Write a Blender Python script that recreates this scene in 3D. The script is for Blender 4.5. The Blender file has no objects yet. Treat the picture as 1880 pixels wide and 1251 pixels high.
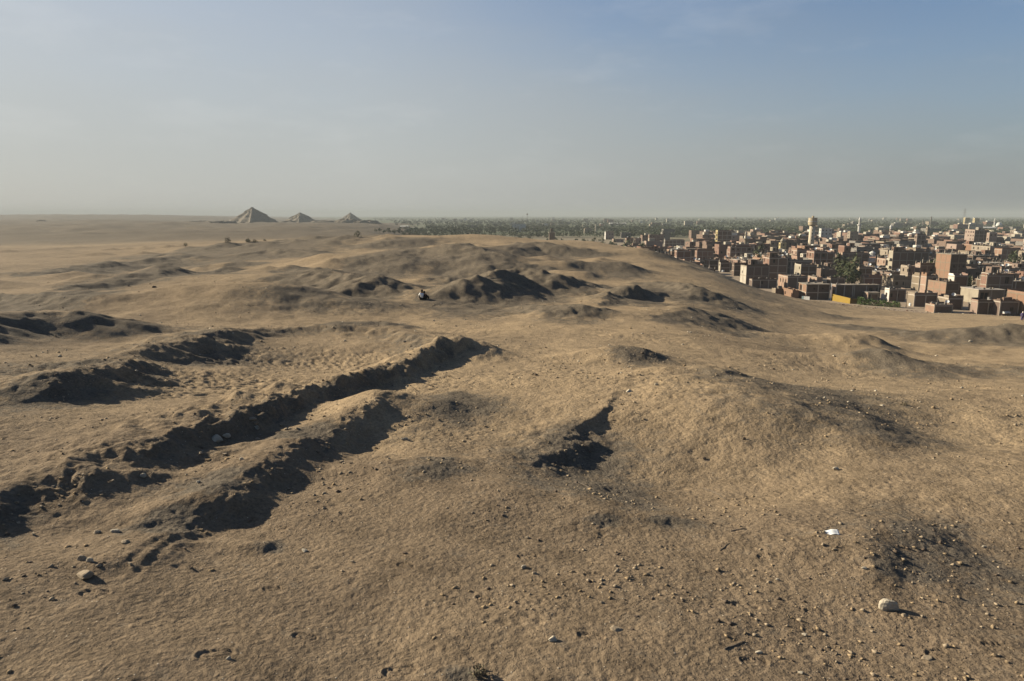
import bpy, math, random
import numpy as np

# ------------------------------------------------------------------ camera, sky, sun, exposure
SC = bpy.context.scene
COL = SC.collection
CAM_Z = 28.0                        # eye height above the valley floor (z = 0)
FPX = 1253.0                        # focal length in photograph pixels (24 mm on 36 mm)
PITCH = math.radians(10.42)
SUN_EL = math.radians(21.5)
SUN_TO = (-math.cos(math.radians(24)), math.sin(math.radians(24)))   # horizontal direction towards the sun
EXPOSURE = 1.80

cam = bpy.data.cameras.new('camera'); cam.lens = 24.0; cam.sensor_width = 36.0
cam.clip_start = 0.1; cam.clip_end = 40000.0
camo = bpy.data.objects.new('camera', cam); COL.objects.link(camo)
camo.location = (0, 0, CAM_Z); camo.rotation_euler = (math.pi/2 - PITCH, 0, 0)
SC.camera = camo

world = bpy.data.worlds.new('World'); SC.world = world; world.use_nodes = True
wn = world.node_tree.nodes; wl = world.node_tree.links
for n in list(wn): wn.remove(n)
w_out = wn.new('ShaderNodeOutputWorld'); w_bg = wn.new('ShaderNodeBackground')
w_sky = wn.new('ShaderNodeTexSky'); w_sky.sky_type = 'NISHITA'; w_sky.sun_disc = False
w_sky.sun_elevation = SUN_EL
w_sky.sun_rotation = math.atan2(SUN_TO[0], SUN_TO[1])
w_sky.altitude = 50; w_sky.air_density = 1.0; w_sky.dust_density = 1.0; w_sky.ozone_density = 2.5
SKY_FAR = (0.84, 0.94, 0.98); SKY_NEAR = (1.86, 1.90, 1.83); SKY_TINT = (.42, .435, .465)
SKY_STR = 0.076
def wmath(op, a, b=0.0, c=None):
    n = wn.new('ShaderNodeMath'); n.operation = op
    for i, val in enumerate((a, b) if c is None else (a, b, c)):
        if hasattr(val, 'is_output'): wl.new(val, n.inputs[i])
        else: n.inputs[i].default_value = val
    return n.outputs[0]
# desert dust low in the air: pale near the horizon, thicker towards the sun
w_tc = wn.new('ShaderNodeTexCoord'); w_sep = wn.new('ShaderNodeSeparateXYZ')
wl.new(w_tc.outputs['Generated'], w_sep.inputs[0])
w_z = wmath('MAXIMUM', w_sep.outputs[2], 0.0)
w_dot = wn.new('ShaderNodeVectorMath'); w_dot.operation = 'DOT_PRODUCT'
wl.new(w_tc.outputs['Generated'], w_dot.inputs[0]); w_dot.inputs[1].default_value = (SUN_TO[0], SUN_TO[1], 0)
w_k = wmath('MULTIPLY_ADD', wmath('POWER', wmath('MAXIMUM', wmath('ADD', w_dot.outputs['Value'], 0.22), 0.0), 1.3), 0.27, 0.155)       # height scale of the dust
w_nz = wn.new('ShaderNodeTexNoise'); w_nz.inputs['Scale'].default_value = 3.0; w_nz.inputs['Detail'].default_value = 5
w_map = wn.new('ShaderNodeMapping'); w_map.inputs['Scale'].default_value = (1, 1, 3.2)
wl.new(w_tc.outputs['Generated'], w_map.inputs[0]); wl.new(w_map.outputs[0], w_nz.inputs['Vector'])
w_kk = wmath('MULTIPLY', w_k, wmath('MULTIPLY_ADD', w_nz.outputs['Fac'], 0.7, 0.65))
w_q = wmath('DIVIDE', w_z, w_kk)
w_f = wmath('POWER', 2.718, wmath('MULTIPLY', wmath('MULTIPLY', w_q, w_q), -1.0))
w_f = wmath('MULTIPLY', w_f, 0.93)
w_col = wn.new('ShaderNodeMix'); w_col.data_type = 'RGBA'
w_col.inputs[6].default_value = SKY_FAR + (1,); w_col.inputs[7].default_value = SKY_NEAR + (1,)
wl.new(wmath('MULTIPLY_ADD', w_dot.outputs['Value'], 1.0, 0.42), w_col.inputs[0])
w_scale = wn.new('ShaderNodeMix'); w_scale.data_type = 'RGBA'; w_scale.blend_type = 'MULTIPLY'; w_scale.inputs[0].default_value = 1
wl.new(w_sky.outputs[0], w_scale.inputs[6]); w_scale.inputs[7].default_value = SKY_TINT + (1,)
w_mix = wn.new('ShaderNodeMix'); w_mix.data_type = 'RGBA'
wl.new(w_f, w_mix.inputs[0]); wl.new(w_scale.outputs[2], w_mix.inputs[6]); wl.new(w_col.outputs[2], w_mix.inputs[7])
w_cn = wn.new('ShaderNodeTexNoise'); w_cn.inputs['Scale'].default_value = 5.5; w_cn.inputs['Detail'].default_value = 9; w_cn.inputs['Roughness'].default_value = .62
w_cm = wn.new('ShaderNodeMapping'); w_cm.inputs['Scale'].default_value = (1, 1, 3.6); w_cm.inputs['Location'].default_value = (5.1, 8.2, 2.2)
wl.new(w_tc.outputs['Generated'], w_cm.inputs[0]); wl.new(w_cm.outputs[0], w_cn.inputs['Vector'])
w_cr = wn.new('ShaderNodeMapRange'); w_cr.inputs[1].default_value = .52; w_cr.inputs[2].default_value = .74; w_cr.inputs[3].default_value = 0; w_cr.inputs[4].default_value = .10
wl.new(w_cn.outputs['Fac'], w_cr.inputs[0])
w_cmix = wn.new('ShaderNodeMix'); w_cmix.data_type = 'RGBA'
wl.new(wmath('MULTIPLY', w_cr.outputs[0], wmath('MINIMUM', wmath('MULTIPLY', w_z, 9.0), 1.0)), w_cmix.inputs[0])
wl.new(w_mix.outputs[2], w_cmix.inputs[6]); w_cmix.inputs[7].default_value = (3.5, 3.5, 3.4, 1)
w_bg.inputs['Strength'].default_value = SKY_STR
wl.new(w_cmix.outputs[2], w_bg.inputs[0])
wl.new(w_bg.outputs[0], w_out.inputs[0])

sun = bpy.data.lights.new('sun', 'SUN'); sun.energy = 3.6; sun.angle = math.radians(0.9); sun.color = (1.0, 0.89, 0.69)
suno = bpy.data.objects.new('sun', sun); COL.objects.link(suno)
from mathutils import Vector, Matrix
sdir = Vector((SUN_TO[0]*math.cos(SUN_EL), SUN_TO[1]*math.cos(SUN_EL), math.sin(SUN_EL)))
suno.rotation_euler = sdir.to_track_quat('Z', 'Y').to_euler(); suno.location = (-60, 40, 60)

vs = SC.view_settings
vs.view_transform = 'Standard'; vs.look = 'None'; vs.gamma = 1.0; vs.exposure = EXPOSURE; vs.use_curve_mapping = False
cy = SC.cycles
cy.max_bounces = 5; cy.diffuse_bounces = 3; cy.glossy_bounces = 2; cy.volume_bounces = 1
cy.transparent_max_bounces = 8; cy.use_denoising = True
SC.render.film_transparent = False

TERR_Q = 1.0; TERR_COLS = 775
# ------------------------------------------------------------------ helpers
RNG = random.Random(11)

def tag(o, label=None, cat=None, group=None, kind=None):
    if label: o['label'] = label
    if cat: o['category'] = cat
    if group: o['group'] = group
    if kind: o['kind'] = kind
    return o

def empty(name, loc, rz=0.0):
    o = bpy.data.objects.new(name, None); COL.objects.link(o)
    o.location = loc; o.rotation_euler = (0, 0, rz); o.empty_display_size = 0.5
    return o

def link(name, me, mat=None, parent=None, loc=(0, 0, 0), rot=(0, 0, 0), scale=None):
    o = bpy.data.objects.new(name, me); COL.objects.link(o)
    if mat is not None and len(me.materials) == 0: me.materials.append(mat)
    if parent is not None: o.parent = parent
    o.location = loc; o.rotation_euler = rot
    if scale is not None: o.scale = scale
    return o

class MB:
    """collects faces, builds ONE mesh"""
    def __init__(s): s.v = []; s.f = []; s.m = []
    def quad(s, a, b, c, d, mi=0):
        n = len(s.v); s.v += [a, b, c, d]; s.f.append((n, n+1, n+2, n+3)); s.m.append(mi)
    def tri(s, a, b, c, mi=0):
        n = len(s.v); s.v += [a, b, c]; s.f.append((n, n+1, n+2)); s.m.append(mi)
    def box(s, x0, x1, y0, y1, z0, z1, mi=0, bottom=False):
        n = len(s.v)
        s.v += [(x0,y0,z0),(x1,y0,z0),(x1,y1,z0),(x0,y1,z0),(x0,y0,z1),(x1,y0,z1),(x1,y1,z1),(x0,y1,z1)]
        fs = [(0,1,5,4),(1,2,6,5),(2,3,7,6),(3,0,4,7),(4,5,6,7)]
        if bottom: fs.append((3,2,1,0))
        for f in fs: s.f.append(tuple(n+i for i in f)); s.m.append(mi)
    def tube(s, pts, radii, seg=6, mi=0, caps=True):
        rings = []
        P = [Vector(p) for p in pts]
        for i, p in enumerate(P):
            d = (P[min(i+1, len(P)-1)] - P[max(i-1, 0)])
            d = d.normalized() if d.length > 1e-9 else Vector((0, 0, 1))
            a = d.cross(Vector((0.0, 0.0, 1.0)))
            if a.length < 0.05: a = d.cross(Vector((1.0, 0, 0)))
            a.normalize(); b = d.cross(a)
            n = len(s.v)
            for k in range(seg):
                t = 2*math.pi*k/seg
                s.v.append(tuple(p + (a*math.cos(t) + b*math.sin(t))*radii[i]))
            rings.append(n)
        for i in range(len(P)-1):
            for k in range(seg):
                s.f.append((rings[i]+k, rings[i]+(k+1) % seg, rings[i+1]+(k+1) % seg, rings[i+1]+k)); s.m.append(mi)
        if caps:
            s.f.append(tuple(rings[0]+k for k in range(seg))[::-1]); s.m.append(mi)
            s.f.append(tuple(rings[-1]+k for k in range(seg))); s.m.append(mi)
    def lathe(s, prof, seg=20, cx=0, cy=0, mi=0):
        rings = []
        for r, z in prof:
            n = len(s.v)
            for k in range(seg):
                t = 2*math.pi*k/seg
                s.v.append((cx+r*math.cos(t), cy+r*math.sin(t), z))
            rings.append(n)
        for i in range(len(prof)-1):
            for k in range(seg):
                s.f.append((rings[i]+k, rings[i]+(k+1) % seg, rings[i+1]+(k+1) % seg, rings[i+1]+k)); s.m.append(mi)
        s.f.append(tuple(rings[-1]+k for k in range(seg))); s.m.append(mi)
    def mesh(s, name, mats, smooth=False):
        me = bpy.data.meshes.new(name); me.from_pydata(s.v, [], s.f)
        for m in (mats if isinstance(mats, (list, tuple)) else [mats]): me.materials.append(m)
        if any(s.m): me.polygons.foreach_set('material_index', s.m)
        if smooth: me.polygons.foreach_set('use_smooth', [True]*len(me.polygons))
        me.update(); return me
    def build(s, name, mats, parent=None, loc=(0, 0, 0), rot=(0, 0, 0), smooth=False):
        return link(name, s.mesh(name, mats, smooth), None, parent, loc, rot)

# ------------------------------------------------------------------ noise
def _hash(ix, iy, seed):
    h = (ix.astype(np.int64)*374761393 + iy.astype(np.int64)*668265263 + seed*1442695041) & 0xFFFFFFFF
    h = ((h ^ (h >> 13))*1274126177) & 0xFFFFFFFF
    return (h ^ (h >> 16)) & 0xFFFFFFFF

def perlin(x, y, seed=0):
    ix = np.floor(x); iy = np.floor(y); fx = x-ix; fy = y-iy
    ux = fx*fx*fx*(fx*(fx*6-15)+10); uy = fy*fy*fy*(fy*(fy*6-15)+10)
    def g(dx, dy):
        a = _hash(ix+dx, iy+dy, seed).astype(np.float64)*(2*math.pi/4294967296.0)
        return np.cos(a)*(fx-dx) + np.sin(a)*(fy-dy)
    n0 = g(0, 0)*(1-ux)+g(1, 0)*ux; n1 = g(0, 1)*(1-ux)+g(1, 1)*ux
    return (n0*(1-uy)+n1*uy)*1.5

def worley(x, y, seed=0):
    ix = np.floor(x); iy = np.floor(y); best = np.full(x.shape, 9.0)
    for dx in (-1, 0, 1):
        for dy in (-1, 0, 1):
            h = _hash(ix+dx, iy+dy, seed)
            px = ix+dx+(h & 0xFFFF)/65536.0; py = iy+dy+((h >> 16) & 0xFFFF)/65536.0
            d = (px-x)**2+(py-y)**2
            best = np.minimum(best, d)
    return np.sqrt(best)

def sstep(a, b, x):
    t = np.clip((x-a)/(b-a), 0, 1); return t*t*(3-2*t)

# ------------------------------------------------------------------ base terrain: drop below the eye by azimuth and forward distance
_cols = {   # X/Y : [(forward distance, drop)]
 -1.3: [(1,4.4),(6,4.2),(12,4.1),(24,4.7),(43,6.2),(80,8.6),(130,11.2),(180,13),(250,14.5),(420,17),(850,17),(2700,16.5),(2790,4.0),(3300,1),(5000,0),(14000,0)],  # left columns raised, tilting the ground off the sun to darken it
 -.75: [(1,4.4),(6,4.35),(12,4.5),(24,5.2),(43,6.6),(80,9.0),(130,11.3),(180,13),(250,14.5),(420,17),(850,17),(2700,16.5),(2790,4.0),(3300,1),(5000,0),(14000,0)],
 -.55: [(1,4.4),(6,4.42),(12,4.68),(24,5.5),(43,6.8),(80,9.3),(130,11.2),(180,12.6),(250,13.8),(420,16.5),(850,17),(2700,16.5),(2790,4.0),(3300,1),(5000,0),(14000,0)],
 -.45: [(1,4.4),(6,4.46),(12,4.76),(24,5.55),(43,6.85),(80,9.3),(130,11),(180,12),(250,12.7),(300,13.2),(420,16.2),(850,17),(1200,17.5),(1600,19.5),(2300,23),(2700,21),(3100,12),(3500,8),(14000,6)],
 -.30: [(1,4.4),(6,4.55),(12,4.9),(24,5.8),(43,7.0),(80,9.3),(130,10.9),(180,11.2),(250,10.6),(300,10.6),(340,12),(420,15.5),(600,16),(1100,17),(1600,19.5),(1850,22),(2300,27),(5000,27),(14000,27)],
 -.19: [(1,4.4),(6,4.55),(12,4.9),(24,5.8),(43,7.0),(80,9.3),(130,10.8),(180,10.6),(250,9.4),(300,8.9),(340,10.5),(420,15),(600,17),(1000,19),(1600,21.5),(2000,25),(2300,27.3),(2700,34),(14000,34)],
 -.13: [(1,4.4),(6,4.5),(12,4.9),(24,5.8),(43,7.0),(80,9.3),(130,10.8),(180,10.5),(250,9.2),(300,8.4),(340,10),(420,20),(520,33),(14000,34)],
 -.05: [(1,4.4),(6,4.5),(12,4.9),(24,5.8),(43,7.0),(80,9.3),(130,10.8),(180,10.5),(250,9.3),(300,8.6),(340,11),(420,24),(500,33),(14000,34)],
  .05: [(1,4.4),(6,4.5),(12,4.9),(24,5.8),(43,7.0),(80,9.3),(130,10.8),(180,10.9),(250,10.0),(290,9.9),(340,13),(420,26),(480,33),(14000,34)],
  .128:[(1,4.4),(6,4.5),(12,4.9),(24,5.8),(43,7.1),(80,9.4),(130,11.0),(180,11.2),(250,10.6),(280,10.6),(330,14),(400,27),(440,33),(14000,34)],
  .20: [(1,4.4),(6,4.5),(12,4.9),(24,5.8),(43,7.2),(80,9.6),(130,11.0),(180,11.2),(230,10.9),(255,11.4),(300,17),(350,27),(390,33),(14000,34)],
  .287:[(1,4.4),(6,4.5),(12,4.9),(24,5.8),(43,7.5),(80,10.3),(130,12.4),(180,13.8),(205,15.6),(250,22.5),(300,31),(360,34),(14000,34)],
  .38: [(1,4.4),(6,4.5),(12,4.9),(24,5.9),(43,8.0),(80,12),(116,14.8),(160,18.2),(195,22.2),(230,28.5),(260,33),(14000,34)],
  .463:[(1,4.4),(6,4.5),(12,4.9),(24,6.0),(55,10.0),(80,13.1),(116,17),(160,21.5),(205,25.8),(224,28.4),(250,33),(14000,34)],
  .60: [(1,4.4),(6,4.5),(12,4.9),(24,6.1),(55,10.4),(80,13.6),(116,17.8),(150,21.9),(185,26.1),(202,28.4),(230,33),(14000,34)],
  .75: [(1,4.4),(6,4.5),(12,4.9),(24,6.2),(55,10.6),(80,13.8),(116,18.2),(150,22.7),(176,26.2),(190,28.3),(220,33),(14000,34)],
  1.3: [(1,4.4),(6,4.5),(12,4.9),(24,6.3),(55,10.8),(80,14),(116,18.5),(150,23.5),(170,27),(180,29),(220,33),(14000,34)],
}
_ks = sorted(_cols)
_NL, _NP = 520, 240
_l0, _l1 = math.log(1.0), math.log(14000.0)
_lg = np.linspace(_l0, _l1, _NL)
_pa = math.atan(1.3); _pg = np.linspace(-_pa, _pa, _NP)
_rows = np.array([np.interp(_lg, [math.log(a) for a, _ in _cols[k]], [b for _, b in _cols[k]]) for k in _ks])
_tab = np.empty((_NP, _NL))
for _j in range(_NL):
    _tab[:, _j] = np.interp(_pg, [math.atan(k) for k in _ks], _rows[:, _j])
def _smooth(a, n, ax):
    k = np.hanning(2*n+3)[1:-1]; k /= k.sum()
    pad = [(0, 0), (0, 0)]; pad[ax] = (n, n)
    b = np.pad(a, pad, mode='edge')
    return np.apply_along_axis(lambda r: np.convolve(r, k, mode='valid'), ax, b)
_tab = _smooth(_smooth(_tab, 9, 1), 7, 0)

def base_z(x, y):
    x = np.asarray(x, float); y = np.asarray(y, float)
    r = np.hypot(x, y)+1e-6; ph = np.arctan2(x, y)
    yc = np.clip(r*np.maximum(np.cos(ph), 0.61), 1.0, 13999.0)
    ph = np.clip(ph, -_pa, _pa)
    fi = (ph+_pa)/(2*_pa)*(_NP-1); fj = (np.log(yc)-_l0)/(_l1-_l0)*(_NL-1)
    i = np.clip(fi.astype(int), 0, _NP-2); j = np.clip(fj.astype(int), 0, _NL-2)
    a = fi-i; b = fj-j
    d = _tab[i, j]*(1-a)*(1-b)+_tab[i+1, j]*a*(1-b)+_tab[i, j+1]*(1-a)*b+_tab[i+1, j+1]*a*b
    return CAM_Z-d

_tr = np.exp(np.linspace(math.log(3.0), math.log(9000.0), 5000))
def ray(u, v):
    a = (u-940.0)/FPX; b = (625.5-v)/FPX
    return (a, math.cos(PITCH)+b*math.sin(PITCH), -math.sin(PITCH)+b*math.cos(PITCH))
def at(u, v, h=0.0, surf=None):
    """where a sight line through a photograph pixel meets the ground raised by h"""
    dx, dy, dz = ray(u, v)
    X = dx*_tr; Y = dy*_tr; Z = CAM_Z+dz*_tr
    g = (surf or base_z)(X, Y)+h
    w = np.nonzero((Z < g) & (Y > 9.0*h))[0]
    k = int(w[0]) if len(w) else len(_tr)-1
    if k == 0: return float(X[0]), float(Y[0])
    e0 = Z[k-1]-g[k-1]; e1 = Z[k]-g[k]; t = e0/(e0-e1+1e-12)
    return float(X[k-1]+(X[k]-X[k-1])*t), float(Y[k-1]+(Y[k]-Y[k-1])*t)
def atY(u, v, Y):
    dx, dy, dz = ray(u, v); t = Y/dy
    return dx*t, Y, CAM_Z+dz*t

# ------------------------------------------------------------------ terrain features (ridges, mounds, hollows)
FEAT = []
def ridge(pts, wb, wf, rough=0.25, power=2.0, seed=1):
    """crest line (pixel, pixel, height); wb / wf = half widths (m) on the back / front (shaded) side"""
    P = [at(u, v, h)+(h,) for u, v, h in pts]
    FEAT.append(('r', P, wb, wf, rough, power, seed))
def mound(u, v, rx, ry, h, rot=0.0, lee=0.0, rough=0.15, seed=1, p=2.0):
    x, y = at(u, v, h if h > 0 else 0)
    FEAT.append(('m', x, y, rx, ry, h, math.radians(rot), lee, rough, seed, p))

def gravel(u, v, wpx, hpx, amt=1.0, surf=None):
    """patch of dark flint gravel, size given as it is seen"""
    x0, y0 = at(u-wpx/2, v); x1, y1 = at(u+wpx/2, v); _, ya = at(u, v-hpx/2); _, yb = at(u, v+hpx/2); x, y = at(u, v, 0.0, surf)
    FEAT.append(('g', x, y, max(abs(x1-x0)*.5, .2), max(abs(ya-yb)*.5, .2), amt))

def feat_apply(x, y, z, rub, det):
    for F in FEAT:
        if F[0] == 'g':
            _, cx, cy_, rx, ry, amt = F
            idx = np.nonzero((np.abs(x-cx) < 2.2*rx) & (np.abs(y-cy_) < 2.2*ry))[0]
            if len(idx):
                q = ((x[idx]-cx)/rx)**2+((y[idx]-cy_)/ry)**2
                rub[idx] = np.maximum(rub[idx], amt*np.exp(-q**1.3))
        elif F[0] == 'r':
            _, P, wb, wf, rough, power, seed = F
            xs = [p[0] for p in P]; ys = [p[1] for p in P]; m = 3.2*max(wb, wf)
            idx = np.nonzero((x > min(xs)-m) & (x < max(xs)+m) & (y > min(ys)-m) & (y < max(ys)+m))[0]
            if not len(idx): continue
            px = x[idx]; py = y[idx]
            wv = (wb+wf)*0.5
            if rough > 0:
                px = px+perlin(px/(wv*1.1), py/(wv*1.1), seed)*wv*rough + perlin(px/(wv*.37), py/(wv*.37), seed+5)*wv*rough*.5
                py = py+perlin(px/(wv*1.1)+31, py/(wv*1.1), seed)*wv*rough + perlin(px/(wv*.37)+31, py/(wv*.37), seed+5)*wv*rough*.5
            best = np.full(px.shape, 1e9); hh = np.zeros(px.shape); sg = np.ones(px.shape); val = np.zeros(px.shape)
            for (ax, ay, ah), (bx, by, bh) in zip(P[:-1], P[1:]):
                ex, ey = bx-ax, by-ay; L = ex*ex+ey*ey+1e-9
                t = np.clip(((px-ax)*ex+(py-ay)*ey)/L, 0, 1)
                d = np.hypot(ax+ex*t-px, ay+ey*t-py); c = ex*(py-ay)-ey*(px-ax)
                s_ = c/(math.sqrt(L)*d+1e-6); h_ = ah+(bh-ah)*t
                w = wf+(wb-wf)*sstep(-1, 1, s_)              # left of the line's direction = back
                vi = h_*np.exp(-(d/w)**power)
                val = np.where(np.abs(vi) > np.abs(val), vi, val)
                u = d < best-1e-6; sg = np.where(u, s_, sg); best = np.where(u, d, best); hh = np.where(u, h_, hh)
            cr = wf*.75
            fs = 1.0-.75*sstep(.15, .75, sg)            # the shaded face crumbles, the back stays smooth
            val = val*(1+((.10 if wf < 2.2 else .20)*perlin(x[idx]/(cr*1.6), y[idx]/(cr*1.6), seed+40)+.09*perlin(x[idx]/(cr*.5), y[idx]/(cr*.5), seed+41)+.045*perlin(x[idx]/(cr*.2), y[idx]/(cr*.2), seed+42)*(wf < 1.5))*fs)
            z[idx] += val
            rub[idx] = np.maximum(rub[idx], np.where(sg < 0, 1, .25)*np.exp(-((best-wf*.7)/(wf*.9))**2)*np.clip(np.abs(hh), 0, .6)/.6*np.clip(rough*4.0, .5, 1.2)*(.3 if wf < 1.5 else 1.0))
        else:
            _, cx, cy_, rx, ry, h, rot, lee, rough, seed, p = F
            m = 3.0*max(rx, ry)
            idx = np.nonzero((np.abs(x-cx) < m) & (np.abs(y-cy_) < m))[0]
            if not len(idx): continue
            dx = x[idx]-cx; dy = y[idx]-cy_
            wv = min(rx, ry)
            if rough > 0:
                nx = perlin(x[idx]/(wv*.9), y[idx]/(wv*.9), seed+3)*wv*rough + perlin(x[idx]/(wv*.3), y[idx]/(wv*.3), seed+9)*wv*rough*.4
                ny = perlin(x[idx]/(wv*.9)+17, y[idx]/(wv*.9)+5, seed+3)*wv*rough + perlin(x[idx]/(wv*.3)+17, y[idx]/(wv*.3), seed+9)*wv*rough*.4
                dx = dx+nx; dy = dy+ny
            c, s = math.cos(rot), math.sin(rot)
            a = (dx*c+dy*s)/rx; b = (-dx*s+dy*c)/ry
            if lee: a = np.where(a > 0, a/(1-lee), a/(1+lee))       # steeper on the +a side
            q = np.sqrt(a*a+b*b)
            z[idx] += h*np.exp(-q**p)
            if lee > 0 or h < 0:
                ss = (a if h > 0 else -a)
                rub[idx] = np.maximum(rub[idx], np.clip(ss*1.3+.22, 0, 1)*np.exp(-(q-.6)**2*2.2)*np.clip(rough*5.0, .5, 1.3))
# --- near left: long broken bank (lit basin behind it, shaded trench in front)
ridge([(236,832,.12),(266,800,.46),(335,762,.62),(430,727,.76),(500,703,.80),(545,690,.80),(600,683,.76),(665,675,.72),(722,664,.72),(765,640,.76),(800,626,.78),(832,630,.65),(855,648,.25)], 1.5, .62, .34, 2.2, 3)
ridge([(300,850,-.1),(345,836,-.35),(420,812,-.5),(500,780,-.48),(580,748,-.4),(660,716,-.32),(740,694,-.22),(820,678,-.1)], 1.0, 1.0, .2, 2.0, 4)
# basin
mound(560,652,6.5,3.4,-.55, 8, 0, .1, 5)
mound(330,690,5.0,3.0,-.35, 10, 0, .1, 6)
# basin far rim
ridge([(60,702,.35),(120,682,.65),(180,664,.75),(238,652,.6)], 2.2, 1.0, .3, 2.0, 7)
ridge([(252,640,.3),(300,622,.7),(352,610,.75),(412,602,.6),(470,597,.45),(545,594,.5),(640,592,.6),(720,600,.5),(790,612,.6),(838,628,.6)], 2.4, 1.3, .3, 2.0, 8)
mound(665,588,3.2,1.3,.45,-4,.2,.25,9)
# second bank
ridge([(205,1040,.05),(262,1000,.12),(310,955,.19),(362,915,.28),(430,872,.34),(500,832,.37),(545,802,.39),(590,784,.37),(640,766,.34),(700,742,.22)], 1.0, .55, .2, 2.0, 10)
mound(622,815,1.3,.8,-.22,0,0,.2,11)
mound(480,898,1.3,.6,-.15,20,0,.2,12)
mound(372,958,.8,.45,-.18,20,0,.2,13)
mound(760,735,2.6,1.6,.35,0,.2,.2,14)
mound(760,850,1.2,.7,.16,0,.3,.3,15)
# lower left bank
ridge([(-160,985,.12),(-70,935,.18),(0,898,.18),(70,872,.18),(140,860,.26),(190,866,.22),(232,888,.05)], .8, .42, .36, 2.2, 16)
mound(40,960,1.6,.9,-.15,25,0,.2,17)
# left ridge at mid distance
ridge([(-260,600,1.1),(-120,585,1.2),(0,578,1.2),(60,576,1.15),(130,576,1.2),(200,583,.95),(300,600,.35)], 4.5, 2.3, .14, 2.0, 18)
ridge([(-120,552,.8),(0,545,.8),(80,553,.7),(150,570,.3)], 3.5, 1.8, .25, 2.0, 19)
# shallow swells, left far
ridge([(60,500,1.0),(150,487,1.2),(230,480,1.0),(330,470,.8)], 7, 5, .3, 2.0, 20)
ridge([(150,522,.7),(250,512,.9),(330,500,.9),(400,497,.5)], 5, 3, .3, 2.0, 21)
mound(420,478,9,5,1.2,0,.2,.2,22)
# big mounds in the middle distance
mound(465,520,13,7,2.4,0,.15,.12,23)
ridge([(570,500,.5),(610,506,1.6),(650,505,2.3),(690,512,2.1),(725,524,1.1),(742,530,.3)], 6, 3.8, .28, 2.0, 24)
ridge([(455,468,.6),(500,458,1.5),(550,459,1.5),(592,470,.5)], 8, 4.5, .25, 2.0, 25)
mound(795,474,19,10,4.5,-6,.18,.12,260,2.4)
mound(650,472,14,9,1.6,-6,.15,.12,261)
mound(480,505,16,9,1.5,-4,.12,.12,262)
mound(715,474,12,8,2.0,-20,.2,.2,26)
mound(790,458,16,10,2.4,-10,.25,.18,27)
ridge([(800,462,1.0),(850,456,2.2),(890,464,2.4),(925,478,1.8),(948,490,.6)], 11, 7.5, .2, 2.0, 28)
mound(858,482,7,5,1.4,-20,.3,.2,29)
mound(820,505,5,3,.9,0,.3,.35,30)
ridge([(735,553,.15),(765,545,.5),(810,540,.9),(850,521,1.9),(880,511,2.4),(900,509,2.2),(915,500,2.5),(950,492,2.8),(985,495,2.7),(1015,503,2.2),(1050,516,.8),(1075,522,.2)], 4.0, 4.0, .26, 2.0, 31)
mound(880,535,5,2.6,-.7,10,0,.25,32)
mound(955,525,5,2.4,-.5,10,0,.25,33)
ridge([(900,462,.8),(935,455,1.8),(985,449,2.2),(1015,453,2.0),(1050,463,.7)], 10, 7.5, .25, 2.0, 34)
ridge([(690,447,.6),(720,442,1.4),(770,440,1.2),(800,447,.3)], 12, 7, .25, 2.0, 35)
ridge([(530,443,.4),(562,437,1.6),(600,441,.4)], 11, 6, .25, 2.0, 36)
ridge([(375,455,.5),(410,448,1.6),(450,446,1.4),(480,448,.6)], 12, 6, .25, 2.0, 37)
mound(840,432,40,16,1.6,0,0,.12,38)
mound(1140,480,8,5,1.7,-8,.35,.15,39)
mound(1072,492,6,4,1.3,-8,.3,.15,40)
mound(1180,462,14,8,1.2,-8,.2,.12,41)
# crater and dark gully, right of centre
mound(1150,547,4.6,3.0,-1.5,0,0,.2,42)
ridge([(1105,556,.3),(1118,538,.8),(1140,525,1.3),(1170,524,1.2),(1195,533,.4)], 3, 1.5, .3, 2.0, 43)
ridge([(1205,512,.4),(1235,513,.9),(1270,521,1.2),(1290,531,1.1),(1315,541,.8),(1352,553,.25)], 4.5, 2.8, .28, 2.0, 44)
mound(1262,548,8,2.4,-.8,-16,0,.2,45)
ridge([(985,561,.3),(1020,562,.8),(1060,566,.8),(1100,577,.25)], 3.2, 1.5, .2, 2.0, 46)
ridge([(1225,580,.4),(1275,567,.95),(1305,572,.9),(1345,592,.3)], 4.5, 3.2, .2, 2.0, 47)
mound(1165,640,2.2,1.4,.55,-15,.35,.2,48)
mound(1310,680,2.4,1.3,.4,-15,.35,.2,49)
mound(1250,690,6,2.4,.5,-8,.1,.15,50)
mound(1480,565,9,4,.8,-10,.2,.1,51)
# near hollow
mound(1225,842,3.2,2.2,-.50,-12,0,.12,52)
mound(1250,880,2.4,1.4,-.3,-12,0,.16,53)
ridge([(985,838,.05),(1008,808,.2),(1040,785,.3),(1075,772,.22),(1105,745,.06),(1150,715,.02)], 1.4, .42, .42, 2.0, 54)
mound(1340,762,3.4,1.8,.30,-15,0,.12,55)
ridge([(1060,915,.02),(1110,940,.045),(1160,948,.03),(1215,942,.045),(1260,955,.02)], .5, .2, .3, 2.0, 56)
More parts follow.
